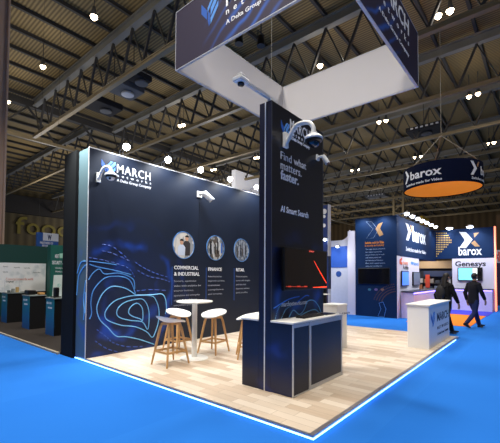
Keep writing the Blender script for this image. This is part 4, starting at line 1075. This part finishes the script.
m = MB(); m.bbox((X2,b.y,b.z),(X2+.12,a.y,c.z),.012); m.build('casing', mat('dark_blue_casing', (30,38,64), .4), o)
m = MB(); m.box((X2-.004,b.y+.04,b.z+.04),(X2,a.y-.04,c.z-.04)); m.build('display', mat('dim_blue_screen', (30,44,84), .3, emit=(34,52,104), estr=.35, var=.6, scale=12), o)
m = MB(); m.bar((X2+.06,(a.y+b.y)/2,PZ+.03),(X2+.06,(a.y+b.y)/2,b.z),.1,.07); m.build('post', black_m, o)
m = MB(); m.bbox((X2-.2,b.y+.1,PZ),(X2+.32,a.y-.1,PZ+.03),.008); m.build('base', black_m, o)
m = MB(); m.bbox((X2-.2,b.y+.02,1.05),(X2+.1,a.y-.02,1.08),.006); m.build('shelf', white_lam, o)

# ---- right hand neighbour: white sign with red star over a dark wall, wooden upright
XR = 24.5
y0_ = onX(495.6, 280, XR).y
rn = thing('stand_wall', 'dark plum stand wall with white header and red star emblem at the right edge of the photo', 'stand wall', (XR, y0_-1, 0))
za, zb = onX(498,250,XR).z, onX(498,263,XR).z
mb = MB(); mb.box((XR,y0_-2.5,0),(XR+.2,y0_,zb)); mb.build('panel', mat('plum_panel', (52,34,66), .6), rn)
mb = MB(); mb.box((XR-.05,y0_-2.5,zb),(XR+.2,y0_,za)); mb.build('header', mat('white_header', (214,206,206), .6), rn)
m = MB(); p = onX(498.2, 256.5, XR-.05)
for k in range(7):
    an = k*2*PI/7; m.tube([p+V((0,.05*math.cos(an),.05*math.sin(an))), p+V((0,.27*math.cos(an),.27*math.sin(an)))], [.03,.06], 6)
m.build('star_emblem', mat('coral_red_print', (220,96,84), .6), rn)
mb = MB(); a = onX(496.3,215,30); b = onX(500.5,245,30); mb.box((30,b.y-1.,0),(30.3,a.y,a.z)); tag(mb.build('timber_panel', mat('dull_timber', (120,90,52), .6, var=.2, scale=1)), 'tall dull timber panel behind the red star stand at the right edge', 'panel')

# ---- white hanging box sign far behind the back wall
Yh = 24.
a = onY(235,193,Yh); b = onY(259,177.5,Yh); c = onY(262,196,Yh)
hs = thing('hanging_box_sign', 'white hanging box sign with blue band beyond the back wall, left of the tall column', 'hanging sign', ((a.x+b.x)/2, Yh, a.z))
m = MB(); m.bbox((a.x,Yh,a.z-.3),(b.x,Yh+.5,b.z),.05); m.build('box', mat('white_sign_fabric', (244,244,248), .8, emit=(250,250,255), estr=.25), hs)
m = MB(); m.bbox((onY(243,190,Yh-.3).x,Yh-.3,a.z-.9),(c.x+1.2,Yh-.02,onY(250,192,Yh).z-.05),.03); m.build('blue_band', mat('strong_blue_fabric', (40,84,190), .7), hs)
m = MB()
for x in (a.x+.2, b.x-.2): m.cyl((x,Yh+1,b.z),(x,Yh+1,14.42),.015,n=6)
m.build('suspension_wires', steel_lt, hs)

# ================================================================== LEFT NEIGHBOUR (green stand)
mb = MB(); mb.box((3.12,7.76,0),(9.5,15.98,.035)); tag(mb.build('stand_carpet', mat('charcoal_carpet', (52,48,46), .95, var=.1, spec=.1)), 'dark charcoal carpeted floor of the green stand at the left', 'carpet')
mb = MB(); mb.box((3.07,7.76,0),(3.12,15.98,.04)); tag(mb.build('carpet_edge_strip', mat('pale_edge_strip', (170,160,140), .5)), 'thin pale edge strip of the charcoal carpet', 'edge strip')
green = mat('dark_green_panel', (10,62,56), .6, var=.05)
gw = thing('stand_wall', 'dark green back wall with a large white poster at the left edge', 'stand wall', (4.5, 16.1, .035))
mb = MB(); mb.box((1.5,16,0),(7.2,16.2,2.8)); mb.build('panel', green, gw)
def poster_mat():
    mm, nt, b = raw('white_map_poster', .6)
    pos, x, y, z = world_xyz(nt); nz = N(nt, 'ShaderNodeTexNoise'); nz.inputs['Scale'].default_value = 2.2; nz.inputs['Detail'].default_value = 4; nt.links.new(pos, nz.inputs['Vector'])
    r_ = N(nt, 'ShaderNodeMapRange'); nt.links.new(nz.outputs['Fac'], r_.inputs['Value']); r_.inputs['From Min'].default_value = .5; r_.inputs['From Max'].default_value = .6
    nt.links.new(mixc(nt, r_.outputs[0], lin((240,242,240)), lin((208,216,216))), b.inputs['Base Color']); return mm
mb = MB(); mb.box((2.6,15.97,.95),(5.8,15.998,2.09)); po = mb.build('poster', poster_mat(), gw)
m = MB(); text_px(m, 'Connected around the world', (6,280), (33,280.5), .10, ('Y',15.97), bold=.01); m.build('red_lettering', mat('soft_red_print', (206,120,100), .6), po)
m = MB()
for (x0, x1, y) in ((3,8,267),(14,20,268),(24,30,268.5),(3,8,272.5),(33,40,273)): text_px(m, 'Regional office', (x0,y), (x1,y), .05, ('Y',15.97))
m.build('grey_lettering', mat('grey_print', (120,128,128), .6), po)
gt = thing('stand_tower', 'green tower panel with white lettering between the green wall and the black partition', 'stand tower', (6.3, 14.6, .035))
Yg = 14.6
xg0 = onY(50, 280, Yg).x
mb = MB(); mb.box((xg0,Yg,.035),(xg0+1.8,Yg+.3,onY(55,245,Yg).z)); mb.build('panel', mat('teal_green_panel', (14,92,80), .6), gt)
m = MB(); text_px(m, 'NEXT', (55,258), (59,258), .14, ('Y',Yg), bold=.02); text_px(m, 'SECURITY AND DATA', (52,264), (73,264.8), .13, ('Y',Yg), bold=.02)
for i in range(2): text_px(m, 'Identity solutions', (55.5,268.5+i*3.5), (68,268.9+i*3.5), .06, ('Y',Yg))
m.build('white_lettering', wht_txt, gt)
m = MB(); ypoly(m, [(59.5,253.5),(63.5,253.5),(63.5,258.2),(59.5,258.2)], Yg); m.build('logo_block', mat('mint_print', (160,210,190), .6), gt)
# leaning white panel
pp = [onY(x, y, 13.6) for x, y in ((52,299.5),(63,300),(63.5,275),(54,275))]
lp = thing('info_panel', 'white leaning information panel in front of the green tower', 'info panel', (pp[0].x+.3, 13.6, .035))
m = MB(); m.poly([(p.x-pp[0].x, p.z) for p in pp], V((pp[0].x,13.62,0)), XP, ZP, .03); m.build('board', mat('pale_panel', (206,222,216), .5), lp)
m = MB(); text_px(m, 'ID', (57.5,286.5), (60.5,286.5), .1, ('Y',13.59), bold=.02); m.build('mint_lettering', mat('mint_lettering', (120,190,180), .6), lp)
m = MB(); m.bar((pp[0].x+.25,13.64,.035),(pp[0].x+.25,13.64,pp[0].z+.1),.06,.05); m.build('post', black_m, lp)
m = MB(); m.bbox((pp[0].x,13.45,.035),(pp[0].x+.5,13.85,.06),.006); m.build('foot', black_m, lp)
# podiums
def podium_mat():
    mm, nt, b = raw('teal_blue_gradient_print', .5)
    pos, x, y, z = world_xyz(nt); r_ = N(nt, 'ShaderNodeMapRange'); nt.links.new(z, r_.inputs['Value']); r_.inputs['From Min'].default_value = .1; r_.inputs['From Max'].default_value = .95
    nt.links.new(mixc(nt, r_.outputs[0], lin((24,92,170)), lin((16,132,134))), b.inputs['Base Color']); return mm
pdm = podium_mat()
words_ = ['far left podium with teal printed end, carrying a small clear display', 'middle podium with teal printed end, between the other two on the charcoal carpet', 'podium with teal printed end nearest to the black partition wall']
for i, (px0, px1, yb0_, yb1_, pxr) in enumerate(((1,6.3,321.5,323,23),(22.7,28.7,327.5,329.5,45),(45.3,54,334,336.2,66))):
    q = onZ(px1, yb1_, .035); q0_ = onZ(px0, yb0_, .035); y0p = q.y; y1p = q0_.y; X = min(q.x, q0_.x)
    xr = onY(pxr, yb1_, y0p).x
    o = thing('podium', words_[i], 'podium', ((X+xr)/2, (y0p+y1p)/2, .035), 0, 'teal podiums')
    m = MB(); m.box((X+.006,y0p+.003,.035),(xr,y1p-.003,1.0)); m.build('carcass', black_matt, o)
    m = MB(); m.box((X,y0p,.035),(X+.006,y1p,1.0)); m.build('printed_end', pdm, o)
    m = MB(); m.bbox((X-.02,y0p-.02,1.0),(xr+.02,y1p+.02,1.03),.005); m.build('top', mat('grey_podium_top', (120,130,128), .4), o)
    m = MB(); text(m, 'NEXUS' if False else 'SECURE', V((X,y1p-.06,.86)), YN, ZP, .05, (y1p-y0p)*.6, bold=.02); text(m, 'access', V((X,y1p-.14,.74)), YN, ZP, .06, (y1p-y0p)*.5, bold=.03); m.build('white_lettering', wht_txt, o)
    # devices on top
    yc = (y0p+y1p)/2
    if i == 0:
        d = thing('device_stand', 'clear framed sample display standing on the far left podium', 'display stand', (X+.45, yc, 1.03))
        W_ = xr-X
        m = MB(); m.tube([(X+.03,yc+.1,1.045),(X+.03,yc+.1,1.46),(X+W_-.03,yc+.1,1.46),(X+W_-.03,yc+.1,1.045)], .010, 6); m.build('frame', alu, d)
        m = MB(); m.bbox((X+.02,yc+.02,1.03),(X+W_-.02,yc+.18,1.045),.004); m.build('base', alu, d)
        m = MB(); text(m, 'Digital', V((X+.06,yc+.094,1.37)), XP, ZP, .05, .22, bold=.02); m.build('sign_lettering', black_m, d)
        for k, col in enumerate(((70,80,80),(130,136,130),(180,150,90))):
            tag(MB().bbox((X+.04+k*.12,yc-.22,1.031),(X+.12+k*.12,yc-.12,1.11+.05*k),.01).build('sample_box', mat('sample_%d' % k, col)), ['dark grey','light grey','ochre'][k]+' small sample box on the far left podium', 'box', 'samples on the far left podium')
    elif i == 1:
        tag(MB().bbox((X+.03,yc-.03,1.031),(X+.26,yc+.25,1.17),.02).build('desktop_printer', black_m), 'black flat card printer on the middle podium', 'printer')
        tag(MB().bbox((xr-.17,yc-.27,1.032),(xr-.01,yc-.07,1.10),.02).build('card_tray', mat('ochre_tray', (178,130,70), .5)), 'ochre tray at the right end of the middle podium', 'tray')
    else:
        d = thing('card_reader', 'black upright card reader on the podium nearest the black partition', 'card reader', (X+.12, yc, 1.03))
        m = MB(); m.bbox((X+.05,yc-.12,1.03),(X+.24,yc+.12,1.06),.008); m.build('base', black_m, d)
        m = MB(); m.bbox((X+.1,yc-.08,1.06),(X+.2,yc+.08,1.30),.015); m.build('body', black_m, d)
sd = thing('side_table', 'low black table along the dark green wall under the white poster', 'table', (4.9, 15.4, .035))
m = MB(); m.bbox((4.35,15.1,.93),(6.1,15.7,.97),.005); m.build('tabletop', black_matt, sd)
m = MB(); m.box((4.4,15.2,.037),(6.05,15.24,.928)); m.build('front_panel', black_matt, sd)
for x in (4.4, 6.0):
    m = MB(); m.box((x,15.26,.037),(x+.05,15.66,.928)); m.build('leg', black_matt, sd)
# blue and white sign above the green wall
Ys = 17.5
a = onY(36.5,248,Ys); b = onY(58.5,234,Ys)
sg = thing('hanging_sign', 'small blue and white sign above the dark green wall, left of the black partition', 'hanging sign', ((a.x+b.x)/2, Ys, a.z))
m = MB(); m.box((a.x,Ys,a.z),(b.x,Ys+.1,b.z)); m.build('panel', mat('blue_sign_panel', (32,84,160), .6), sg)
m = MB(); x_ = onY(43,238,Ys).x; zc_ = onY(50,241,Ys).z; m.box((x_,Ys-.008,zc_),(b.x,Ys,b.z)); m.build('white_field', mat('white_sign_field', (214,218,226), .6), sg)
m = MB(); text_px(m, 'W', (47.5,239.8), (51.5,239.8), .22, ('Y',Ys-.008), bold=.05); m.build('dark_mark', mat('ink_blue', (24,40,90), .6), sg)
m = MB(); text_px(m, 'PARTNERS OF', (40,244), (53,244.2), .10, ('Y',Ys), bold=.02); text_px(m, 'SECURITY', (42,247), (51,247.2), .10, ('Y',Ys), bold=.02); m.build('white_lettering', wht_txt, sg)
m = MB()
for x in (a.x+.1, b.x-.1): m.cyl((x,Ys+.05,b.z),(x,Ys+.05,14.42),.005,n=6)
m.build('suspension_wire', steel_dk, sg)
# pale banner edge at far left
mb = MB(); a = onY(-3,258,22); b = onY(1.6,231,22); mb.box((a.x,22,0.),(b.x,22.15,b.z)); tag(mb.build('banner_stand', mat('pale_banner', (210,214,216), .6)), 'narrow pale banner at the left edge of the photo beside the column foot', 'banner')

# ================================================================== PEOPLE
def skinned(verts, edges, radii, root=0, sub=1):
    me = bpy.data.meshes.new('figure'); me.from_pydata([tuple(v) for v in verts], edges, [])
    o = bpy.data.objects.new('figure', me); COL.objects.link(o)
    sk = o.modifiers.new('skin', 'SKIN'); sk.use_smooth_shade = True
    for i, d in enumerate(me.skin_vertices[0].data):
        r = radii[i]; d.radius = r if isinstance(r, tuple) else (r, r); d.use_root = (i == root)
    ss = o.modifiers.new('sub', 'SUBSURF'); ss.levels = sub; ss.render_levels = sub
    dg = bpy.context.evaluated_depsgraph_get(); e = bpy.data.meshes.new_from_object(o.evaluated_get(dg))
    mb = MB(); mb.add([v.co.copy() for v in e.vertices], [list(p.vertices) for p in e.polygons], True)
    bpy.data.objects.remove(o); bpy.data.meshes.remove(e)
    return mb
class Sk:
    def __init__(s): s.v = []; s.e = []; s.r = []
    def p(s, co, r, frm=None):
        s.v.append(V(co)); s.r.append(r); i = len(s.v)-1
        if frm is not None: s.e.append((frm, i))
        return i
    def chain(s, pts, frm=None):
        for co, r in pts: frm = s.p(co, r, frm)
        return frm
    def build(s, M, sub=1):
        return skinned([M @ v for v in s.v], s.e, s.r, 0, sub)
def ellipsoid(c, r, fn=None, nu=24, nv=16):
    bm = bmesh.new(); bmesh.ops.create_uvsphere(bm, u_segments=nu, v_segments=nv, radius=1)
    for v in bm.verts:
        q = V((c[0]+v.co.x*r[0], c[1]+v.co.y*r[1], c[2]+v.co.z*r[2])); v.co = fn(q) if fn else q
    return bm
def loft(m, M, rings, n=20):
    """rings: (centre, half-axis vector a, half-axis vector b)"""
    vs = []; fs = []
    for c, a, b in rings:
        for k in range(n): vs.append(M @ (V(c)+V(a)*math.cos(2*PI*k/n)+V(b)*math.sin(2*PI*k/n)))
    for i in range(len(rings)-1):
        for k in range(n): fs.append((i*n+k, i*n+(k+1) % n, (i+1)*n+(k+1) % n, (i+1)*n+k))
    m.add(vs, fs, True); m.add(vs[:n], [tuple(range(n))[::-1]]); m.add(vs[-n:], [tuple(range(n))])
def remeshed(mb, size):
    me = bpy.data.meshes.new('figure'); me.from_pydata([tuple(v) for v in mb.v], [], mb.f); o = bpy.data.objects.new('figure', me); COL.objects.link(o)
    r = o.modifiers.new('remesh', 'REMESH'); r.mode = 'VOXEL'; r.voxel_size = size
    t = o.modifiers.new('smooth', 'SMOOTH'); t.factor = .5; t.iterations = 3
    e = bpy.data.meshes.new_from_object(o.evaluated_get(bpy.context.evaluated_depsgraph_get()))
    out = MB(); out.add([v.co.copy() for v in e.vertices], [list(q.vertices) for q in e.polygons], True)
    bpy.data.objects.remove(o); bpy.data.meshes.remove(e); return out
def person(label, loc, rz, H, hair_long, jacket_rgb, trouser_rgb, hair_rgb, swing, bag):
    """local +x = walking direction, y = left"""
    o = thing('person', label, 'person', loc, rz)
    M = wm(o) @ Matrix.Scale(H/1.78, 4)
    sk = mat('skin_tone', (178,132,106), .55); jk = mat('jacket_%d' % jacket_rgb[0], jacket_rgb, .85, spec=.2); tr = mat('trouser_%d' % trouser_rgb[2], trouser_rgb, .85, spec=.2)
    hr = mat('hair_%d' % hair_rgb[0], hair_rgb, .6); shoe = mat('black_shoe', (18,16,16), .5)
    fl = [(0,.09,.90),(.17,.095,.50),(.31,.09,.09)]; rl = [(0,-.09,.90),(-.06,-.095,.49),(-.40,-.09,.17)]
    arms = {1: [(.02,.185,1.42),(-.10*swing,.245,1.14),(-.10*swing+.06,.235,.89)], -1: [(.02,-.185,1.42),(.10*swing,-.245,1.15),(.10*swing+.14,-.225,.93)]}
    I = Matrix.Identity(4)
    b = MB()
    loft(b, I, [((0,0,.84),(.09,0,0),(0,.13,0)),((0,0,.95),(.105,0,0),(0,.15,0)),((0,0,1.10),(.095,0,0),(0,.13,0)),((.015,0,1.30),(.11,0,0),(0,.16,0)),((.02,0,1.42),(.085,0,0),(0,.17,0)),((.03,0,1.48),(.06,0,0),(0,.075,0)),((.045,0,1.53),(.055,0,.0),(0,.056,0)),((.055,0,1.60),(.058,0,0),(0,.056,0))])
    b.from_bm(ellipsoid((.065,0,1.665), (.098,.077,.118), lambda q: V((q.x-(.012 if q.z < 1.60 and q.x > .1 else 0), q.y*(.86 if q.z < 1.61 else 1), q.z))))
    for L in (fl, rl): b.tube([V(L[0]), V(L[0]).lerp(V(L[1]),.5), V(L[1]), V(L[1]).lerp(V(L[2]),.35), V(L[2]), V(L[2])+V((.03,0,-.05)), V(L[2])+V((.13,0,-.06))], [.085,.075,.055,.055,.036,.036,.03], 12)
    for s_, A in arms.items():
        b.tube([V(A[0])+V((0,-s_*.05,.01)), V(A[0]), V(A[0]).lerp(V(A[1]),.5), V(A[1]), V(A[1]).lerp(V(A[2]),.4), V(A[2])], [.06,.055,.046,.040,.038,.026], 12)
        w = V(A[2])
        loft(b, I, [(w+V((0,0,.01)),(.028,0,0),(0,.022,0)),(w+V((.012,0,-.04)),(.040,0,0),(0,.017,0)),(w+V((.022,0,-.085)),(.042,0,0),(0,.015,0))], 12)
        pm_ = w+V((.022,0,-.07))
        for dx, ln in ((-.031,.056),(-.011,.072),(.011,.076),(.031,.066)):
            b.tube([pm_+V((dx*.9,0,0)), pm_+V((dx,-s_*.004,-.045)), pm_+V((dx+.005,-s_*.014,-.045-ln*.5)), pm_+V((dx+.003,-s_*.030,-.045-ln*.85))], [.0095,.0095,.0085,.0075], 8)
        b.tube([w+V((.02,0,-.03)), w+V((.052,-s_*.008,-.065)), w+V((.066,-s_*.016,-.105))], [.014,.012,.009], 8)
    b.tube([(.150,0,1.685),(.176,0,1.650),(.160,0,1.636)], [.010,.015,.012], 8)
    for s_ in (-1, 1): b.tube([(.055,s_*.076,1.685),(.048,s_*.086,1.665),(.058,s_*.076,1.635)], [.012,.015,.010], 8)
    b = remeshed(b, .008); b.v = [M @ v for v in b.v]; b.build('body', sk, o)
    for s_ in (-1, 1):
        m = MB(); m.from_bm(ellipsoid((.150,s_*.032,1.676), (.010,.014,.009), lambda q: M @ q, 10, 8), True); m.build('eye', black_m, o)
    m = MB(); m.tube([M @ V((.148,-.024,1.607)), M @ V((.156,0,1.606)), M @ V((.148,.024,1.607))], [.004,.007,.004], 6); m.build('mouth', mat('lip_tone', (140,80,72), .6), o)
    j = MB()
    loft(j, M, [((-.005,0,.80),(.14,0,0),(0,.185,0)),((-.005,0,.95),(.135,0,0),(0,.18,0)),((0,0,1.12),(.125,0,0),(0,.165,0)),((.012,0,1.30),(.138,0,0),(0,.19,0)),((.018,0,1.41),(.115,0,0),(0,.205,0)),((.022,0,1.47),(.09,0,0),(0,.15,0)),((.035,0,1.515),(.068,0,0),(0,.075,0)),((.042,0,1.54),(.064,0,0),(0,.066,0))])
    for s_, A in arms.items(): j.tube([M @ V((A[0][0],A[0][1]-s_*.06,A[0][2]+.012)), M @ V(A[0]), M @ V(A[0]).lerp(V(A[1]),.5), M @ V(A[1]), M @ V(A[1]).lerp(V(A[2]),.4), M @ V(A[1]).lerp(V(A[2]),.93)], [.075,.078,.066,.060,.056,.044], 14)
    j.build('jacket', jk, o)
    t = MB()
    loft(t, M, [((0,0,1.0),(.118,0,0),(0,.16,0)),((-.005,0,.90),(.128,0,0),(0,.172,0)),((-.005,0,.80),(.115,0,0),(0,.165,0))])
    for L in (fl, rl): t.tube([M @ V((L[0][0],L[0][1],.92)), M @ V(L[0]).lerp(V(L[1]),.25), M @ V(L[0]).lerp(V(L[1]),.6), M @ V(L[1]), M @ V(L[1]).lerp(V(L[2]),.4), M @ V(L[1]).lerp(V(L[2]),.97)], [.098,.100,.088,.074,.068,.058], 16)
    t.build('trousers', tr, o)
    for L, pit in ((fl, .18), (rl, -.42)):
        d = V((math.cos(pit),0,math.sin(pit))); up_ = V((-math.sin(pit),0,math.cos(pit))); f_ = V(L[2]); base = f_-up_*.075-d*.07; q = MB()
        loft(q, M, [(base+up_*.04,up_*.03,V((0,.026,0))),(base+d*.03+up_*.05,up_*.05,V((0,.038,0))),(base+d*.10+up_*.05,up_*.05,V((0,.042,0))),(base+d*.19+up_*.03,up_*.032,V((0,.048,0))),(base+d*.26+up_*.022,up_*.022,V((0,.042,0))),(base+d*.285+up_*.02,up_*.010,V((0,.022,0)))], 14)
        loft(q, M, [(f_+V((-.01,0,-.03)),(.045,0,0),(0,.042,0)),(f_+V((-.015,0,.03)),(.042,0,0),(0,.04,0))], 12)
        q.build('shoe', shoe, o)
    def hf(q):
        if q.x > .10 and q.z < 1.715: q = V((.10+(q.x-.10)*.3, q.y*.93, q.z))
        return M @ q
    q = MB(); q.from_bm(ellipsoid((.052,0,1.685), (.106,.086,.112), hf), True)
    if hair_long: loft(q, M, [((.01,0,1.68),(.075,0,0),(0,.088,0)),((-.03,0,1.56),(.06,0,0),(0,.095,0)),((-.055,0,1.44),(.05,0,0),(0,.10,0)),((-.07,0,1.36),(.025,0,0),(0,.07,0))])
    q.build('hair', hr, o)
    if bag:
        m = MB(); m.from_bm(ellipsoid((-.17,0,1.22), (.11,.15,.21), lambda q: M @ q), True); bp = m.build('backpack', mat('black_backpack', (20,20,24), .8), o)
        for s_ in (-1, 1):
            m = MB(); m.tube([M @ V(p_) for p_ in ((-.12,s_*.10,1.38),(-.02,s_*.11,1.475),(.09,s_*.11,1.42),(.145,s_*.12,1.28),(.09,s_*.16,1.12),(-.10,s_*.12,1.08))], .018, 8); m.build('strap', mat('black_backpack', (20,20,24)), bp)
    return o
gm = onZ(466, 328.5, 0)
dirv = V((.80,-.60))
RZ_ = math.atan2(dirv.y, dirv.x)
mc = V((gm.x+.30*dirv.x, gm.y+.30*dirv.y, 0))
person('person with short hair, black jacket and blue trousers walking right', (mc.x, mc.y, 0), RZ_, 1.76, False, (26,26,32), (34,44,84), (36,28,24), .8, False)
gw_ = onZ(457.5, 334.5, 0)
wc_ = V((gw_.x-.40*dirv.x, gw_.y-.40*dirv.y, 0))
person('person in black with long dark hair walking behind the white desk', (wc_.x, wc_.y, 0), RZ_, 1.74, True, (16,16,18), (18,18,22), (22,17,15), 1.0, True)

# ================================================================== LIGHT
def spot(name, loc, target, energy, col, size_deg, blend=.5, radius=.2):
    l = bpy.data.lights.new(name, 'SPOT'); l.energy = energy; l.color = col; l.spot_size = math.radians(size_deg); l.spot_blend = blend; l.shadow_soft_size = radius
    o = bpy.data.objects.new(name, l); COL.objects.link(o); o.location = loc; o.rotation_euler = (V(target)-V(loc)).to_track_quat('-Z', 'Y').to_euler(); return o
def area(name, loc, target, energy, col, sx, sy):
    l = bpy.data.lights.new(name, 'AREA'); l.energy = energy; l.color = col; l.shape = 'RECTANGLE'; l.size = sx; l.size_y = sy
    o = bpy.data.objects.new(name, l); COL.objects.link(o); o.location = loc; o.rotation_euler = (V(target)-V(loc)).to_track_quat('-Z', 'Y').to_euler(); return o
def point(name, loc, energy, col, radius=.2):
    l = bpy.data.lights.new(name, 'POINT'); l.energy = energy; l.color = col; l.shadow_soft_size = radius
    o = bpy.data.objects.new(name, l); COL.objects.link(o); o.location = loc; return o
warm = (1., .93, .84); cool = (.86, .92, 1.)
# hall high bays shining down
for (x, y, e) in ((0,2,3600),(2.5,6,3000),(4.5,.8,1700),(6.5,7.6,2100),(12,3.0,2000),(1.5,12.5,1300),(17,7,1900),(28,12,1400),(18,1,1500)):
    spot('hall_downlight', (x, y, 13.2), (x, y, 0), e, warm, 110, .6, .5)
spot('hall_downlight', (9.2, -2.5, 13.2), (9.5, 2.2, .8), 1300, warm, 34, .9, .4)  # added narrow spot to brighten the white desk, not one of the high bays
# visible lamps also light the roof around them
for (x, y) in ((94,16),(43,66),(8,101),(444,12),(320,65),(473,95),(382,121),(182,125),(355,170)):
    p = onZ(x, y, 12.4); point('high_bay_glow', p, 60, warm, .4)
for (x, y, e) in ((22,22,850),(34,10,350),(34,32,1300),(48,18,500),(48,44,1300),(64,12,500),(64,34,900),(14,40,1100),(30,54,1500),(10,24,500)):
    point('hall_fill', (x, y, 7.5), e, warm, 1.2)  # added fill points at mid height, brightening the far hall and roof
spot('stand_fill', (16.6, 2.6, 4.6), (16.6, 4.5, 1.4), 700, cool, 110, .8, .3); spot('stand_fill', (18.4, 2.9, 4.6), (20.5, 2.8, 1.3), 480, cool, 90, .8, .3)  # added fill spots without fixtures, brighten the stand's white walls and counters
spot('shelf_fill', (SXX-1.3, 5.6, 2.9), (SXX, 5.6, 1.1), 130, warm, 120, .7, .2)  # added fill light that lifts the dark product shelves
# wall-top floods on the printed wall
for p in spot_pts:
    spot('wall_flood', (p.x, 6.30, p.z+.10), (p.x, 6.85, 2.2), 95, cool, 125, .7, .06)
spot('wall_flood', (2.5, 6.95, 4.9), (3.17, 6.95, 3.7), 520, (.94,1.,.97), 70, .8, .12)  # added light with no lamp of its own, pales the end panel top
# fascia spots of the other stand
for X in (14.9,16.4,18.,19.6): spot('fascia_flood', (X, YW-.42, ZF1+.02), (X, YW+.05, 2.2), 50, cool, 130, .8, .08)
for Y in (3.9,2.7): spot('fascia_flood', (XB-.42, Y, ZF1), (XB+.05, Y, 2.2), 55, cool, 130, .8, .08)
for Y in (5.,5.8): spot('tower_flood', (XT-.4, Y, ZF1+.1), (XT+.02, Y, 2.6), 60, cool, 120, .8, .08)
spot('panel_flood', (X0-.18, onX(338.5,246,X0).y, zb1+.02), (X0+.15, onX(338.5,246,X0).y, 1.4), 60, cool, 140, .8, .05)
spot('pillar_fill', (X0-2.2, 6.6, 3.9), (X0, 6.6, 1.4), 160, cool, 70, .8, .2)  # added fill light in open air, whitens the pillar

w = bpy.data.worlds.new('hall_ambient'); SC.world = w; w.use_nodes = True
w.node_tree.nodes['Background'].inputs[0].default_value = (.95, .9, .84, 1); w.node_tree.nodes['Background'].inputs[1].default_value = .13

# ================================================================== CAMERA
cd = bpy.data.cameras.new('camera'); cam = bpy.data.objects.new('camera', cd); COL.objects.link(cam)
cd.sensor_fit = 'HORIZONTAL'; cd.sensor_width = 36; cd.lens = F/500*36; cd.shift_y = SH/500; cd.clip_end = 300; cd.clip_start = .05
Mc = Matrix((rt, up, -fw)).transposed().to_4x4(); Mc.translation = CAM; cam.matrix_world = Mc
SC.camera = cam
SC.view_settings.view_transform = 'Standard'; SC.view_settings.look = 'None'; SC.view_settings.gamma = 1.0; SC.view_settings.exposure = 0.0
SC.view_settings.use_curve_mapping = False
SC.cycles.use_denoising = True
SC.cycles.max_bounces = 6; SC.cycles.sample_clamp_indirect = 4.0
